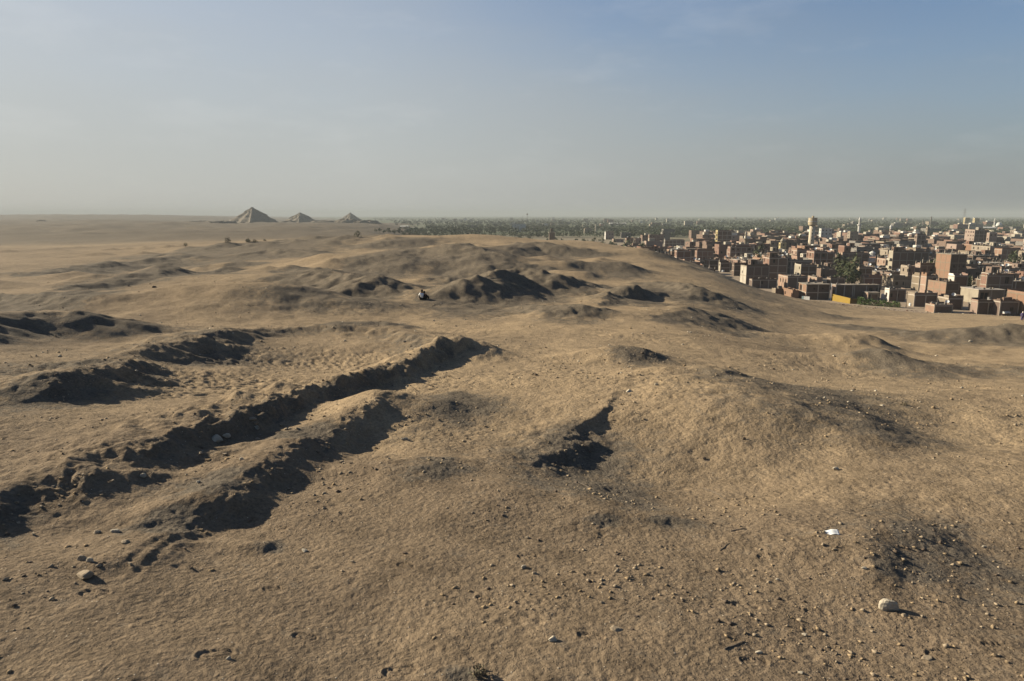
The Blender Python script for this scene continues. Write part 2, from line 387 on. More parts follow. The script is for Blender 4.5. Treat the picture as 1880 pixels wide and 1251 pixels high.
# right hand hollows and gravelly lee slopes
mound(1582,606,4.0,2.6,1.35,-12,.40,.12,57)
mound(1592,650,3.0,1.6,.85,-12,.42,.12,58)
mound(1730,640,7,4,-1.3,-6,0,.12,59)
ridge([(1600,668,.25),(1680,666,.6),(1760,668,.55),(1880,672,.6),(1980,676,.4)], 1.2, 2.4, .12, 2.0, 60)
mound(1790,607,7,3,1.0,-8,.15,.25,61)
mound(1885,612,4,2,.9,-8,.15,.3,62)
mound(1485,728,3.8,2.2,.62,-18,.36,.16,63)
mound(1700,780,4.2,2.6,-.35,-10,0,.12,64)
mound(1640,950,1.35,.85,.20,-25,.36,.08,65)
mound(1590,1010,1.0,.6,.12,-25,.3,.3,66)
mound(1880,1000,2.2,1.6,-.2,0,0,.12,67)
mound(485,990,.34,.2,.10,0,.4,.2,68)
mound(1250,958,.3,.14,-.035,0,0,.3,70)
mound(1140,958,.4,.15,-.03,0,0,.3,71)
mound(900,880,3,2,.15,0,0,.1,72)
mound(880,1240,.25,.15,-.04,0,0,.3,73)

FOOT = [(1370,1110,.30,-20),(970,1024,.29,15),(1085,1175,.28,-15),(735,1225,.34,10),(395,1200,.34,18),(745,1045,.26,-30),(500,1080,.22,10),
        (640,948,.27,5),(510,966,.28,-5),(240,955,.30,15),(175,1090,.31,15),(1410,1024,.28,0),(1830,1178,.27,-10),(1385,1215,.28,0),
        (300,865,.3,5),(410,857,.3,10),(890,1103,.24,-40),(1190,905,.26,-15),(1040,940,.24,10),(1720,1190,.25,20),(1230,1000,.24,5),(560,1170,.27,-8),(1090,1060,.25,12),(1500,1120,.26,-12)]
FOOTW = [(at(u, v), L, math.radians(a)) for u, v, L, a in FOOT]
GROOVE = [[(215,1062),(262,1022),(300,990)],[(232,1072),(280,1032),(325,990)],[(842,1175),(880,1215)],[(1315,895),(1250,880)],[(1330,1185),(1365,1165)]]
GROOVEW = [[at(u, v) for u, v in g] for g in GROOVE]
PIT = at(560,650); PIT2 = at(330,690)

def ground_arrays(x, y):
    """height and gravel amount (far off, painted darkening too) of the desert at x, y"""
    x = np.asarray(x, float).ravel(); y = np.asarray(y, float).ravel()
    r = np.hypot(x, y)
    z = base_z(x, y); rub = np.zeros(x.shape)
    feat_apply(x, y, z, rub, None)
    near = 1-sstep(350, 800, r)
    # broad swells
    z += perlin(x/46, y/46, 101)*1.05*sstep(40, 140, r)*near + perlin(x/17, y/17, 102)*.30*sstep(10, 60, r)*near
    z += perlin(x/6.3, y/6.3, 103)*.10*near*sstep(4, 12, r)
    z += perlin(x/2.4, y/2.4, 104)*.040*near
    # far desert relief
    far = sstep(350, 900, r)*(x < 60)
    k = np.nonzero(far > 0)[0]
    if len(k):
        xx, yy = x[k], y[k]
        z[k] += far[k]*(perlin(xx/240, yy/240, 111)*3.6 + np.abs(perlin(xx/95, yy/95, 112))*4.6 + np.abs(perlin(xx/38, yy/38, 113))*2.2)*(1-sstep(5000, 9000, r[k]))
    # far, scattered excavation heaps at the middle distance
    k = np.nonzero((r > 60) & (r < 420))[0]
    if len(k):
        w = worley(x[k]/15.0, y[k]/15.0, 121)
        z[k] += np.clip(.62-w, 0, 1)**1.5*2.7*(1-.85*sstep(.2, .36, x[k]/r[k]))*sstep(60, 120, r[k])*(1-sstep(330, 420, r[k]))*sstep(-.1, .35, perlin(x[k]/40, y[k]/40, 122))
    # fine relief, only where the sheet is fine enough for it
    def fine(sc, amp, seed, rmax, rid=False):
        k = np.nonzero(r < rmax)[0]
        if len(k):
            n = perlin(x[k]/sc, y[k]/sc, seed)
            if rid: n = np.abs(n)*-1.4+.4
            z[k] += n*amp*(1-sstep(rmax*.6, rmax, r[k]))*(1+np.clip(rub[k], 0, 1)*(.8+1.6*sstep(18, 60, r[k])))
    fine(3.0, .05, 136, 420); fine(1.5, .032, 135, 380); fine(.95, .020, 131, 260); fine(.42, .008, 132, 110); fine(.19, .006, 133, 50, True); fine(.09, .004, 134, 24)
    # trodden, pock-marked sand
    k = np.nonzero((r > 4) & (r < 75))[0]
    if len(k):
        xx, yy = x[k], y[k]
        m = .30+.5*sstep(-.1, .5, perlin(xx/7, yy/7, 141))
        for (cx, cy_), a, b in ((PIT, 6.5, 3.6), (PIT2, 6.0, 3.4)):
            m = np.maximum(m, (2.0+1.0*perlin(xx/1.7, yy/1.7, 143))*np.exp(-(((xx-cx)/a)**2+((yy-cy_)/b)**2)**2))
        m *= sstep(9, 18, r[k])*(1-sstep(50, 75, r[k]))
        w = worley(xx/.42+.35*perlin(xx/.6, yy/.6, 144), yy/.36+.35*perlin(xx/.6+9, yy/.6, 144), 142)
        w = np.where(perlin(xx/1.1, yy/1.1, 145) > 0, w, worley(xx/.27, yy/.25, 146)*.8+.12)
        z[k] += -np.clip(.42-w, 0, 1)*.16*m + np.clip(w-.5, 0, 1)*.04*m
    # dents and small clods in the foreground
    k = np.nonzero(r < 24)[0]
    if len(k):
        xx, yy = x[k], y[k]; f = 1-sstep(14, 24, r[k])
        w = worley(xx/.30, yy/.30, 151); sel = perlin(xx/1.3, yy/1.3, 152)
        z[k] -= np.clip(.30-w, 0, 1)*.07*np.clip(sel-.05, 0, 1)*2*f
        w = worley(xx/.115, yy/.115, 153)
        z[k] += np.clip(.34-w, 0, 1)*.034*np.clip(perlin(xx/.8, yy/.8, 154)+.25, 0, 1)*f*(1+1.5*rub[k])
        for (cx, cy_), L, a in FOOTW:
            dx = xx-cx; dy = yy-cy_
            kk = np.nonzero((np.abs(dx) < .4) & (np.abs(dy) < .4))[0]
            if not len(kk): continue
            c, s = math.cos(a), math.sin(a)
            p = (dx[kk]*c+dy[kk]*s)/(L*.5); q = (-dx[kk]*s+dy[kk]*c)/(L*.21)
            q = q/(1-.22*p*(p < 0)-.10*(np.abs(p+.15) < .25))
            e = np.abs(p)**2.6+np.abs(q)**2.6
            g = np.exp(-((e-.85)/.34)**2)*.017 + (e < .9)*.005
            g += np.exp(-((p+.28+.35*q)/.09)**2)*(e < .9)*.009
            z[k[kk]] -= g - np.exp(-((e-1.5)/.35)**2)*.010
        for G in GROOVEW:
            for (ax, ay), (bx, by) in zip(G[:-1], G[1:]):
                kk = np.nonzero((xx > min(ax, bx)-.4) & (xx < max(ax, bx)+.4) & (yy > min(ay, by)-.4) & (yy < max(ay, by)+.4))[0]
                if not len(kk): continue
                ex, ey = bx-ax, by-ay; LL = ex*ex+ey*ey
                t = np.clip(((xx[kk]-ax)*ex+(yy[kk]-ay)*ey)/LL, 0, 1)
                d = np.hypot(ax+ex*t-xx[kk], ay+ey*t-yy[kk])
                z[k[kk]] -= np.exp(-(d/.05)**2)*.008-np.exp(-((d-.1)/.05)**2)*.003
    rub = np.maximum(np.clip(rub*(1.0+.3*sstep(30, 70, r)+.8*perlin(x/3.1, y/3.1, 161)+.5*perlin(x/.9, y/.9, 162)*(r < 150)), 0, 1), 0)
    rub = np.maximum(rub, .75*sstep(330, 620, r)+.25*sstep(2500, 2900, r))  # stony far plain; tone also paints in lens falloff and plateau shade
    return z, rub

def ground_z(x, y):
    """height of the finished desert surface at one point"""
    return float(ground_arrays(np.array([x]), np.array([y]))[0][0])
def gsurf(X, Y): return ground_arrays(X, Y)[0].reshape(np.shape(X))

GR = []
for g in [(700,482,110,50,1),(768,464,60,18,.9),(852,485,90,40,1),(910,480,70,26,.9),(660,520,120,28,1),(880,530,150,30,.9),(985,515,90,28,1),(985,456,110,18,1),(1140,487,80,16,.8),(1075,494,60,12,.8),
          (1150,545,90,30,.8),(1270,530,120,26,.8),(1612,606,80,16,1),(1628,652,70,12,1),(1530,745,170,70,.7),(1165,646,80,20,.5),(1310,690,60,18,.7),(1670,975,120,90,.42),(1040,810,110,70,.45),
          (540,460,110,14,.9),(560,440,60,8,.8),(740,444,110,10,.9),(420,450,80,10,.9),(420,478,90,16,.7),(240,485,200,14,.8),(330,505,160,16,.7),(1320,592,70,20,.7),(1050,572,110,16,.7),(1800,606,120,6,.6),
          (660,590,140,18,.8),(400,612,160,18,.6),(780,770,140,60,.35),(760,855,90,50,.4),(130,690,180,60,.6),(100,545,180,16,.7),(1850,620,80,14,.7),(1000,890,200,50,.3),(490,1000,60,24,.45),(1240,965,160,26,.4)]:
    GR.append(g)
_n = len(FEAT)
for g in GR:
    _keep = FEAT[_n:]; del FEAT[_n:]
    gravel(*g, gsurf); FEAT[_n:] = _keep+[FEAT[-1]]

# ------------------------------------------------------------------ materials
def new_mat(name):
    m = bpy.data.materials.new(name); m.use_nodes = True
    nt = m.node_tree
    for n in list(nt.nodes): nt.nodes.remove(n)
    o = nt.nodes.new('ShaderNodeOutputMaterial'); b = nt.nodes.new('ShaderNodeBsdfPrincipled')
    b.inputs['Roughness'].default_value = .92
    b.inputs['Specular IOR Level'].default_value = .12
    nt.links.new(b.outputs[0], o.inputs[0])
    return m, nt, b
def N(nt, kind, **kw):
    n = nt.nodes.new(kind)
    for k, v in kw.items(): setattr(n, k, v)
    return n
def noise(nt, vec, scale, detail=4, rough=.55):
    n = N(nt, 'ShaderNodeTexNoise'); n.inputs['Scale'].default_value = scale
    n.inputs['Detail'].default_value = detail; n.inputs['Roughness'].default_value = rough
    nt.links.new(vec, n.inputs['Vector']); return n.outputs['Fac']
def ramp(nt, fac, stops):
    n = N(nt, 'ShaderNodeValToRGB'); e = n.color_ramp.elements
    while len(e) < len(stops): e.new(.5)
    for i, (p, c) in enumerate(stops):
        e[i].position = p; e[i].color = (c, c, c, 1) if isinstance(c, (int, float)) else tuple(c)+(1,)
    nt.links.new(fac, n.inputs[0]); return n.outputs[0]
def mixc(nt, fac, a, b, mode='MIX'):
    n = N(nt, 'ShaderNodeMix', data_type='RGBA', blend_type=mode)
    for s, val in ((0, fac), (6, a), (7, b)):
        if hasattr(val, 'is_output'): nt.links.new(val, n.inputs[s])
        elif s == 0: n.inputs[0].default_value = val
        else: n.inputs[s].default_value = tuple(val)+(1,)
    return n.outputs[2]
def math_(nt, op, a, b=0.0):
    n = N(nt, 'ShaderNodeMath', operation=op)
    for i, val in enumerate((a, b)):
        if hasattr(val, 'is_output'): nt.links.new(val, n.inputs[i])
        else: n.inputs[i].default_value = val
    return n.outputs[0]

def sand_material():
    m, nt, b = new_mat('desert_sand')
    geo = N(nt, 'ShaderNodeNewGeometry'); pos = geo.outputs['Position']
    att = N(nt, 'ShaderNodeAttribute', attribute_name='gravel'); rub = att.outputs['Fac']
    so = N(nt, 'ShaderNodeAttribute', attribute_name='soil_falloff').outputs['Fac']
    big = ramp(nt, noise(nt, pos, .045, 5), [(.35, 0), (.68, 1)])
    mid = ramp(nt, noise(nt, pos, .55, 6, .6), [(.34, 0), (.68, 1)])
    c = mixc(nt, big, (.278, .206, .126), (.232, .174, .110))
    c = mixc(nt, math_(nt, 'MULTIPLY', so, .80), c, (.132, .099, .068))  # brown soil and painted falloff darken together
    c = mixc(nt, math_(nt, 'MULTIPLY', mid, .50), c, mixc(nt, so, (.185, .138, .090), (.120, .090, .062)))
    # dark flinty gravel on the spoil heaps and painted far darkening, broken up into grains
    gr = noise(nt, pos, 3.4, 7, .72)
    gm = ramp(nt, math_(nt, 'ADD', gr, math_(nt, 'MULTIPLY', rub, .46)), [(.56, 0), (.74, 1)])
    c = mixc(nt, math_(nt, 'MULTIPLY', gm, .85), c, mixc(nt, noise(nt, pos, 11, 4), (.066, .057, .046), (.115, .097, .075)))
    spk = noise(nt, pos, 1.7, 9, .80)
    c = mixc(nt, .62, c, ramp(nt, spk, [(.34, (.24, .24, .24)), (.5, (.5, .5, .5)), (.68, (.74, .73, .71))]), 'OVERLAY')
    fine = noise(nt, pos, 16.0, 6, .7)
    c = mixc(nt, .60, c, ramp(nt, fine, [(.30, (.20, .20, .20)), (.5, (.5, .5, .5)), (.72, (.80, .79, .76))]), 'OVERLAY')
    # scattered grit: light limestone chips and dark potsherds
    v = N(nt, 'ShaderNodeTexVoronoi'); v.inputs['Scale'].default_value = 17; nt.links.new(pos, v.inputs['Vector'])
    chip = ramp(nt, v.outputs['Distance'], [(.12, 1), (.22, 0)])
    vs_ = N(nt, 'ShaderNodeSeparateColor'); nt.links.new(v.outputs['Color'], vs_.inputs[0])
    sel = ramp(nt, vs_.outputs[0], [(.86, 0), (.89, 1)]); sel2 = ramp(nt, vs_.outputs[1], [(.72, 0), (.76, 1)])
    c = mixc(nt, math_(nt, 'MULTIPLY', math_(nt, 'MULTIPLY', chip, sel), .8), c, (.42, .36, .28))
    c = mixc(nt, math_(nt, 'MULTIPLY', math_(nt, 'MULTIPLY', chip, sel2), .75), c, (.085, .062, .045))
    nt.links.new(c, b.inputs['Base Color'])
    h1 = noise(nt, pos, 2.2, 8, .62); h2 = noise(nt, pos, 14, 5, .6)
    v2 = N(nt, 'ShaderNodeTexVoronoi'); v2.inputs['Scale'].default_value = 6.5; nt.links.new(pos, v2.inputs['Vector'])
    h = math_(nt, 'ADD', math_(nt, 'MULTIPLY', h1, .060), math_(nt, 'MULTIPLY', h2, .045))
    h = math_(nt, 'ADD', h, math_(nt, 'MULTIPLY', ramp(nt, v2.outputs['Distance'], [(.0, 1), (.40, 0)]), .008))
    h = math_(nt, 'ADD', h, math_(nt, 'MULTIPLY', chip, .012))
    bp = N(nt, 'ShaderNodeBump'); bp.inputs['Strength'].default_value = .9; bp.inputs['Distance'].default_value = 1.0
    nt.links.new(h, bp.inputs['Height']); nt.links.new(bp.outputs[0], b.inputs['Normal'])
    b.inputs['Roughness'].default_value = 1.0; b.inputs['Specular IOR Level'].default_value = .03
    return m

def valley_material():
    m, nt, b = new_mat('valley_soil')
    geo = N(nt, 'ShaderNodeNewGeometry'); pos = geo.outputs['Position']
    a = ramp(nt, noise(nt, pos, .004, 4), [(.42, 0), (.58, 1)])
    f = ramp(nt, noise(nt, pos, .02, 4), [(.40, 0), (.62, 1)])
    c = mixc(nt, a, (.070, .078, .042), (.095, .088, .058))
    c = mixc(nt, math_(nt, 'MULTIPLY', f, .7), c, (.065, .085, .040))
    d = N(nt, 'ShaderNodeVectorMath', operation='LENGTH'); nt.links.new(pos, d.inputs[0])
    town = ramp(nt, math_(nt, 'DIVIDE', d.outputs['Value'], 2000.0), [(.30, 1), (.55, 0)])
    c = mixc(nt, town, c, mixc(nt, noise(nt, pos, .3, 4), (.20, .155, .11), (.27, .21, .15)))
    nt.links.new(c, b.inputs['Base Color']); b.inputs['Roughness'].default_value = 1
    return m
M = {}
M['sand'] = sand_material(); M['valley'] = valley_material()

# ------------------------------------------------------------------ the ground sheets
def radial_sheet(name, rs, ths, zf, mat, attr=True):
    nr, na = len(rs), len(ths)
    R, T = np.meshgrid(rs, ths, indexing='ij')
    X = (R*np.sin(T)).ravel(); Y = (R*np.cos(T)).ravel()
    Z, rub = zf(X, Y)
    X = np.append(X, 0.0); Y = np.append(Y, 0.0); Z = np.append(Z, Z[:na].mean()); rub = np.append(rub, 0)
    co = np.empty((len(X), 3), np.float32); co[:, 0] = X; co[:, 1] = Y; co[:, 2] = Z
    i = np.arange(nr-1)[:, None]*na; j = np.arange(na)[None, :]; j2 = (j+1) % na
    q = np.stack([i+j, i+na+j, i+na+j2, i+j2], -1).reshape(-1, 4)[:, ::-1]
    cen = len(X)-1; jj = np.arange(na)
    tri = np.stack([np.full(na, cen), jj, (jj+1) % na], -1)[:, ::-1]
    loops = np.concatenate([q.ravel(), tri.ravel()]).astype(np.int32)
    st = np.concatenate([np.arange(len(q))*4, len(q)*4+np.arange(na)*3]).astype(np.int32)
    me = bpy.data.meshes.new(name)
    me.vertices.add(len(co)); me.vertices.foreach_set('co', co.ravel())
    me.loops.add(len(loops)); me.loops.foreach_set('vertex_index', loops)
    me.polygons.add(len(st)); me.polygons.foreach_set('loop_start', st)
    me.polygons.foreach_set('use_smooth', np.ones(len(st), bool))
    me.update(calc_edges=True)
    if attr:
        rr = np.hypot(X, Y); sx = X/(rr+1e-6)
        n_ = perlin(X/3.7, Y/3.7, 171)*.5+perlin(X/11.0, Y/11.0, 172)*.5
        soil_falloff = np.clip(1-sstep(9, 24, rr+n_*8)+.55*sstep(-.15, -.62, sx+n_*.12)*(rr < 420)+.35*sstep(.05, .5, n_), 0, 1)  # brown soil, plus lens falloff painted over foreground and left
        as_ = me.attributes.new('soil_falloff', 'FLOAT', 'POINT'); as_.data.foreach_set('value', soil_falloff.astype(np.float32))
        at_ = me.attributes.new('gravel', 'FLOAT', 'POINT'); at_.data.foreach_set('value', np.clip(rub, 0, 1).astype(np.float32))  # gravel, with the far plain's painted darkening
    o = link(name, me, mat); tag(o, kind='structure'); return o

def radii(segs):
    out = [segs[0][0]]
    for r0, r1, g in segs:
        n = max(2, int(math.log(r1/r0)/g)); out += list(np.exp(np.linspace(math.log(r0), math.log(r1), n+1))[1:])
    return np.array(out)
_th = np.concatenate([np.radians(np.linspace(-42.5, 42.5, int(TERR_COLS))), np.radians(np.arange(46, 315, 4.0))])
_rs = radii([(1.2, 5.0, .05), (5.0, 26, .0031*TERR_Q), (26, 110, .0047*TERR_Q), (110, 420, .0066*TERR_Q), (420, 3400, .012*TERR_Q), (3400, 12500, .05)])
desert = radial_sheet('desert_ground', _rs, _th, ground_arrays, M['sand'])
_vr = np.array([60., 200, 600, 2000, 6000, 12600]); _vt = np.radians(np.arange(0, 360, 7.5))
valley = radial_sheet('valley_ground', _vr, _vt, lambda x, y: (np.zeros(x.shape), np.zeros(x.shape)), M['valley'], False)
# ------------------------------------------------------------------ the three pyramids and the ruins round them
def stone_mat(name, c1, c2, sc=.08, bump=.5):
    m, nt, b = new_mat(name)
    geo = N(nt, 'ShaderNodeNewGeometry'); pos = geo.outputs['Position']
    c = mixc(nt, ramp(nt, noise(nt, pos, sc, 6, .65), [(.3, 0), (.7, 1)]), c1, c2)
    nt.links.new(c, b.inputs['Base Color'])
    bp = N(nt, 'ShaderNodeBump'); bp.inputs['Strength'].default_value = bump; bp.inputs['Distance'].default_value = 2.0
    nt.links.new(noise(nt, pos, sc*4, 5), bp.inputs['Height']); nt.links.new(bp.outputs[0], b.inputs['Normal'])
    return m
M['limestone'] = stone_mat('weathered_limestone', (.135, .110, .080), (.110, .092, .069), .03, .25)
M['rubble'] = stone_mat('limestone_rubble', (.170, .136, .096), (.140, .114, .082), .05, .25)

def pyramid(u0, u1, vtop, vbase, Y, half, label, steps, rot, seed, slump):
    xc, _, zb = atY((u0+u1)/2, vbase, Y)
    _, _, zt = atY((u0+u1)/2, vtop, Y)
    zb = zb-4.0; H = zt-zb
    root = empty('pyramid', (xc, Y, zb), math.radians(rot)); tag(root, label, 'pyramid', 'ruined pyramids on the desert edge')
    n = 26
    mb = MB(); rings = []
    rg = np.random.RandomState(seed)
    nz = rg.randn(200)
    for i in range(n+1):
        t = i/n
        # eroded silhouette: steep stepped core on a wide apron of fallen stone
        w = half*(1-t)**slump
        if i < n: w = w*(1+.03*math.sin(t*steps*2*math.pi))+.6
        w = max(w, half*.035)
        ring = []
        seg = 14
        for sd in range(4):
            for k in range(seg):
                f = -1+2*k/seg
                px, py = ((f, -1), (1, f), (-f, 1), (-1, -f))[sd]
                rr = w*(1+.07*math.sin(2.1*f*math.pi+nz[sd*20+i//5])*(.4+t)+.012*rg.randn())
                ring.append((px*rr, py*rr, H*t+(rg.randn()*H*.003 if i < n else rg.randn()*.5)))
        rings.append(len(mb.v)); mb.v += ring
    L = 4*14
    for i in range(n):
        for k in range(L):
            mb.f.append((rings[i]+k, rings[i]+(k+1) % L, rings[i+1]+(k+1) % L, rings[i+1]+k)); mb.m.append(0)
    mb.f.append(tuple(rings[-1]+k for k in range(L))); mb.m.append(0)
    mb.build('core', M['limestone'], root)
    # apron of sand and fallen stone
    ap = MB(); base = []
    for j, (rad, z) in enumerate(((1.5, -6), (1.28, 0.5), (1.1, 3.0), (.95, 5.0), (.78, 5.5))):
        base.append(len(ap.v))
        for k in range(40):
            t = 2*math.pi*k/40; c, s = math.cos(t), math.sin(t); sq = 1/max(abs(c), abs(s))
            rr = half*rad*(.55+.45*sq*.9)*(1+.05*rg.randn())
            ap.v.append((c*rr, s*rr, z+rg.randn()*.5))
    for j in range(4):
        for k in range(40):
            ap.f.append((base[j]+k, base[j]+(k+1) % 40, base[j+1]+(k+1) % 40, base[j+1]+k)); ap.m.append(0)
    ap.build('rubble_apron', M['rubble'], root, smooth=True)
    return root
pyramid(424, 506, 381, 411, 1585, 50, 'largest of the three ruined stone pyramids, farthest left', 4, -31, 1, 1.0)
pyramid(522, 582, 391, 411, 1800, 42, 'low slumped ruined pyramid, middle one of the three', 3, -34, 2, .9)
pyramid(620, 668, 391, 411, 2250, 43, 'sharp dark pointed pyramid, rightmost of the three beside the green valley', 3, -36, 3, 1.0)

def ruin_mound(u, v, Y, w, d, h, label, seed, dark=False):
    x, _, z = atY(u, v, Y); g = ground_z(x, Y)
    rg = np.random.RandomState(seed); mb = MB(); rings = []
    for j, (rad, zz) in enumerate(((1.25, -1.5), (1.0, .15), (.86, .55), (.66, .9), (.3, 1.0), (.02, 1.0))):
        rings.append(len(mb.v))
        for k in range(26):
            t = 2*math.pi*k/26
            rr = rad*(1+.16*math.sin(3*t+seed)+.07*rg.randn())
            mb.v.append((math.cos(t)*rr*w, math.sin(t)*rr*d, zz*h*(1+.12*rg.randn()*(j > 1))))
    for j in range(5):
        for k in range(26):
            mb.f.append((rings[j]+k, rings[j]+(k+1) % 26, rings[j+1]+(k+1) % 26, rings[j+1]+k)); mb.m.append(0)
    o = mb.build('ruin_mound', M['limestone' if dark else 'rubble'], None, (x, Y, g-.5))
    tag(o, label, 'ruin', 'ruined tombs around the pyramids')
for i, a in enumerate([
    (372, 411, 1350, 34, 16, 5.5, 'low dark ruined tomb mound left of the largest pyramid', False),
    (413, 414, 1250, 24, 10, 4.5, 'small flat ruin mound at the foot of the largest pyramid', True),
    (530, 411, 1500, 20, 10, 4.0, 'grey rubble ruin between the largest and the slumped pyramid', True),
    (600, 411, 1650, 34, 12, 4.5, 'long rubble ruin between the slumped and the pointed pyramid', False),
    (640, 416, 1500, 32, 12, 9.0, 'sand covered temple mound below the pointed pyramid', False),
    (672, 418, 1400, 30, 10, 7.0, 'grey sloping mound right of the pointed pyramid, near the trees', False),
    (77, 411, 1500, 12, 6, 4.0, 'tiny dark ruin on the far plain at the left edge', True)]):
    ruin_mound(*a[:7], 40+i, a[7])
# ------------------------------------------------------------------ the town
def wall_mat(name, c1, c2, sc=.7, course=0.0, stain=.35):
    m, nt, b = new_mat(name)
    tc = N(nt, 'ShaderNodeTexCoord'); pos = tc.outputs['Object']
    oi = N(nt, 'ShaderNodeObjectInfo')
    c = mixc(nt, ramp(nt, noise(nt, pos, sc, 5, .6), [(.3, 0), (.7, 1)]), c1, c2)
    if course:
        br = N(nt, 'ShaderNodeTexNoise'); br.inputs['Scale'].default_value = 1.0; br.inputs['Detail'].default_value = 3
        mp = N(nt, 'ShaderNodeMapping'); mp.inputs['Scale'].default_value = (1.6, 1.6, 9.0)
        nt.links.new(pos, mp.inputs[0]); nt.links.new(mp.outputs[0], br.inputs['Vector'])
        c = mixc(nt, math_(nt, 'MULTIPLY', ramp(nt, br.outputs['Fac'], [(.42, 1), (.60, 0)]), course), c, tuple(v*.62 for v in c1))
    st = noise(nt, pos, .35, 4)
    c = mixc(nt, math_(nt, 'MULTIPLY', ramp(nt, st, [(.5, 0), (.75, 1)]), stain), c, (.12, .10, .078))
    h = N(nt, 'ShaderNodeHueSaturation')
    nt.links.new(math_(nt, 'ADD', math_(nt, 'MULTIPLY', oi.outputs['Random'], .34), .82), h.inputs['Value'])
    nt.links.new(math_(nt, 'ADD', math_(nt, 'MULTIPLY', oi.outputs['Random'], -.22), .93), h.inputs['Saturation'])
    nt.links.new(c, h.inputs['Color']); nt.links.new(h.outputs[0], b.inputs['Base Color'])
    return m
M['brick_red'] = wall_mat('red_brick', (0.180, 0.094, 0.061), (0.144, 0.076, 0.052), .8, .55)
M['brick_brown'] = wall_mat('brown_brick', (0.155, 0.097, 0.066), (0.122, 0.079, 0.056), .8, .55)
M['brick_dark_shaded'] = wall_mat('shaded_dark_brick', (0.119, 0.076, 0.054), (0.090, 0.061, 0.044), .8, .5)  # dark brick, also paints shade on house fronts
M['brick_orange'] = wall_mat('sunlit_orange_brick', (0.230, 0.130, 0.076), (0.187, 0.104, 0.065), .8, .5)  # orange brick, also paints sunlight on house sides
M['plaster_tan'] = wall_mat('tan_plaster', (0.183, 0.140, 0.093), (0.153, 0.118, 0.082), .5)
M['plaster_cream'] = wall_mat('cream_plaster', (0.274, 0.237, 0.174), (0.237, 0.201, 0.148), .5)
M['plaster_white'] = wall_mat('white_plaster', (0.428, 0.410, 0.367), (0.379, 0.355, 0.312), .5, 0, .2)
M['plaster_yellow'] = wall_mat('yellow_plaster', (0.322, 0.248, 0.093), (0.285, 0.217, 0.081), .5, 0, .2)
M['plaster_pink'] = wall_mat('pink_plaster', (.235, .158, .118), (.200, .138, .105), .5)
M['plaster_grey'] = wall_mat('grey_render', (0.145, 0.131, 0.113), (0.116, 0.104, 0.093), .5)
M['concrete'] = wall_mat('raw_concrete', (.285, .235, .178), (.235, .195, .150), .6)
M['roof'] = wall_mat('dusty_roof', (0.174, 0.145, 0.107), (0.128, 0.104, 0.078), .5)
M['tower_stone'] = wall_mat('tower_render', (.37, .295, .185), (.32, .255, .16), .4, 0, .15)
M['dark'] = wall_mat('dark_opening', (.018, .015, .013), (.012, .010, .009), 1)  # near-black panes: unlit interiors painted as colour
M['wood'] = wall_mat('old_wood', (.15, .09, .055), (.10, .06, .04), 2)
M['maroon'] = wall_mat('maroon_shutter', (.18, .045, .045), (.15, .04, .04), 1)
M['white_metal'] = wall_mat('white_metal', (.50, .50, .48), (.42, .42, .40), 1, 0, .1)
M['teal'] = wall_mat('teal_sheet', (.20, .30, .32), (.17, .26, .28), 1, 0, .15)
M['rust'] = wall_mat('rusty_metal', (.12, .075, .05), (.08, .055, .04), 2)
COLWORD = {'brick_red': 'red brick', 'brick_brown': 'brown brick', 'brick_dark_shaded': 'shaded dark brick', 'brick_orange': 'orange brick', 'plaster_tan': 'tan plastered',
           'plaster_cream': 'cream plastered', 'plaster_white': 'white plastered', 'plaster_yellow': 'yellow plastered', 'plaster_pink': 'pink plastered', 'plaster_grey': 'grey rendered'}

def facade(mb, o, ux, W, z0, H, ops, mi=0, dep=.22):
    """vertical wall from o along ux (outward normal = ux x z), with real openings and reveals"""
    nx, ny = ux[1], -ux[0]
    P = lambda x, z, d=0.0: (o[0]+ux[0]*x-nx*d, o[1]+ux[1]*x-ny*d, z)
    xs = sorted({0.0, W, *[a for q in ops for a in q[:2]]}); zs = sorted({z0, H, *[a for q in ops for a in q[2:4]]})
    for i in range(len(xs)-1):
        for j in range(len(zs)-1):
            xm = (xs[i]+xs[i+1])/2; zm = (zs[j]+zs[j+1])/2
            if any(q[0] < xm < q[1] and q[2] < zm < q[3] for q in ops): continue
            mb.quad(P(xs[i], zs[j]), P(xs[i+1], zs[j]), P(xs[i+1], zs[j+1]), P(xs[i], zs[j+1]), mi)
    for a, b, c, d in [q[:4] for q in ops]:
        mb.quad(P(a, c), P(a, c, dep), P(a, d, dep), P(a, d), mi); mb.quad(P(b, c, dep), P(b, c), P(b, d), P(b, d, dep), mi)
        mb.quad(P(a, c), P(b, c), P(b, c, dep), P(a, c, dep), mi); mb.quad(P(a, d, dep), P(b, d, dep), P(b, d), P(a, d), mi)

_pane = MB(); _pane.box(-.5, .5, 0, .04, 0, 1, 0, True); PANE = _pane.mesh('window_pane', M['dark'])
_shut = MB(); _shut.box(-.5, .5, 0, .05, 0, 1, 0, True); SHUT = _shut.mesh('door_leaf', M['wood'])
def dish_mesh():
    mb = MB(); rings = []
    for j in range(5):
        r = .5*j/4; rings.append(len(mb.v))
        for k in range(12):
            t = 2*math.pi*k/12; mb.v.append((r*math.cos(t), r*math.sin(t), .38*r*r*2))
    for j in range(4):
        for k in range(12):
            mb.f.append((rings[j]+k, rings[j]+(k+1) % 12, rings[j+1]+(k+1) % 12, rings[j+1]+k)); mb.m.append(0)
    return mb.mesh('satellite_dish', M['white_metal'], True)
DISH = dish_mesh()
_da = MB(); _da.tube([(0, -.5, .19), (0, -.1, .55)], [.02, .02], 4, 0); _da.tube([(0, 0, -.02), (0, .25, -.55)], [.03, .03], 4, 0); DISH_ARM = _da.mesh('mount_arm', M['rust'])
_wf = MB()
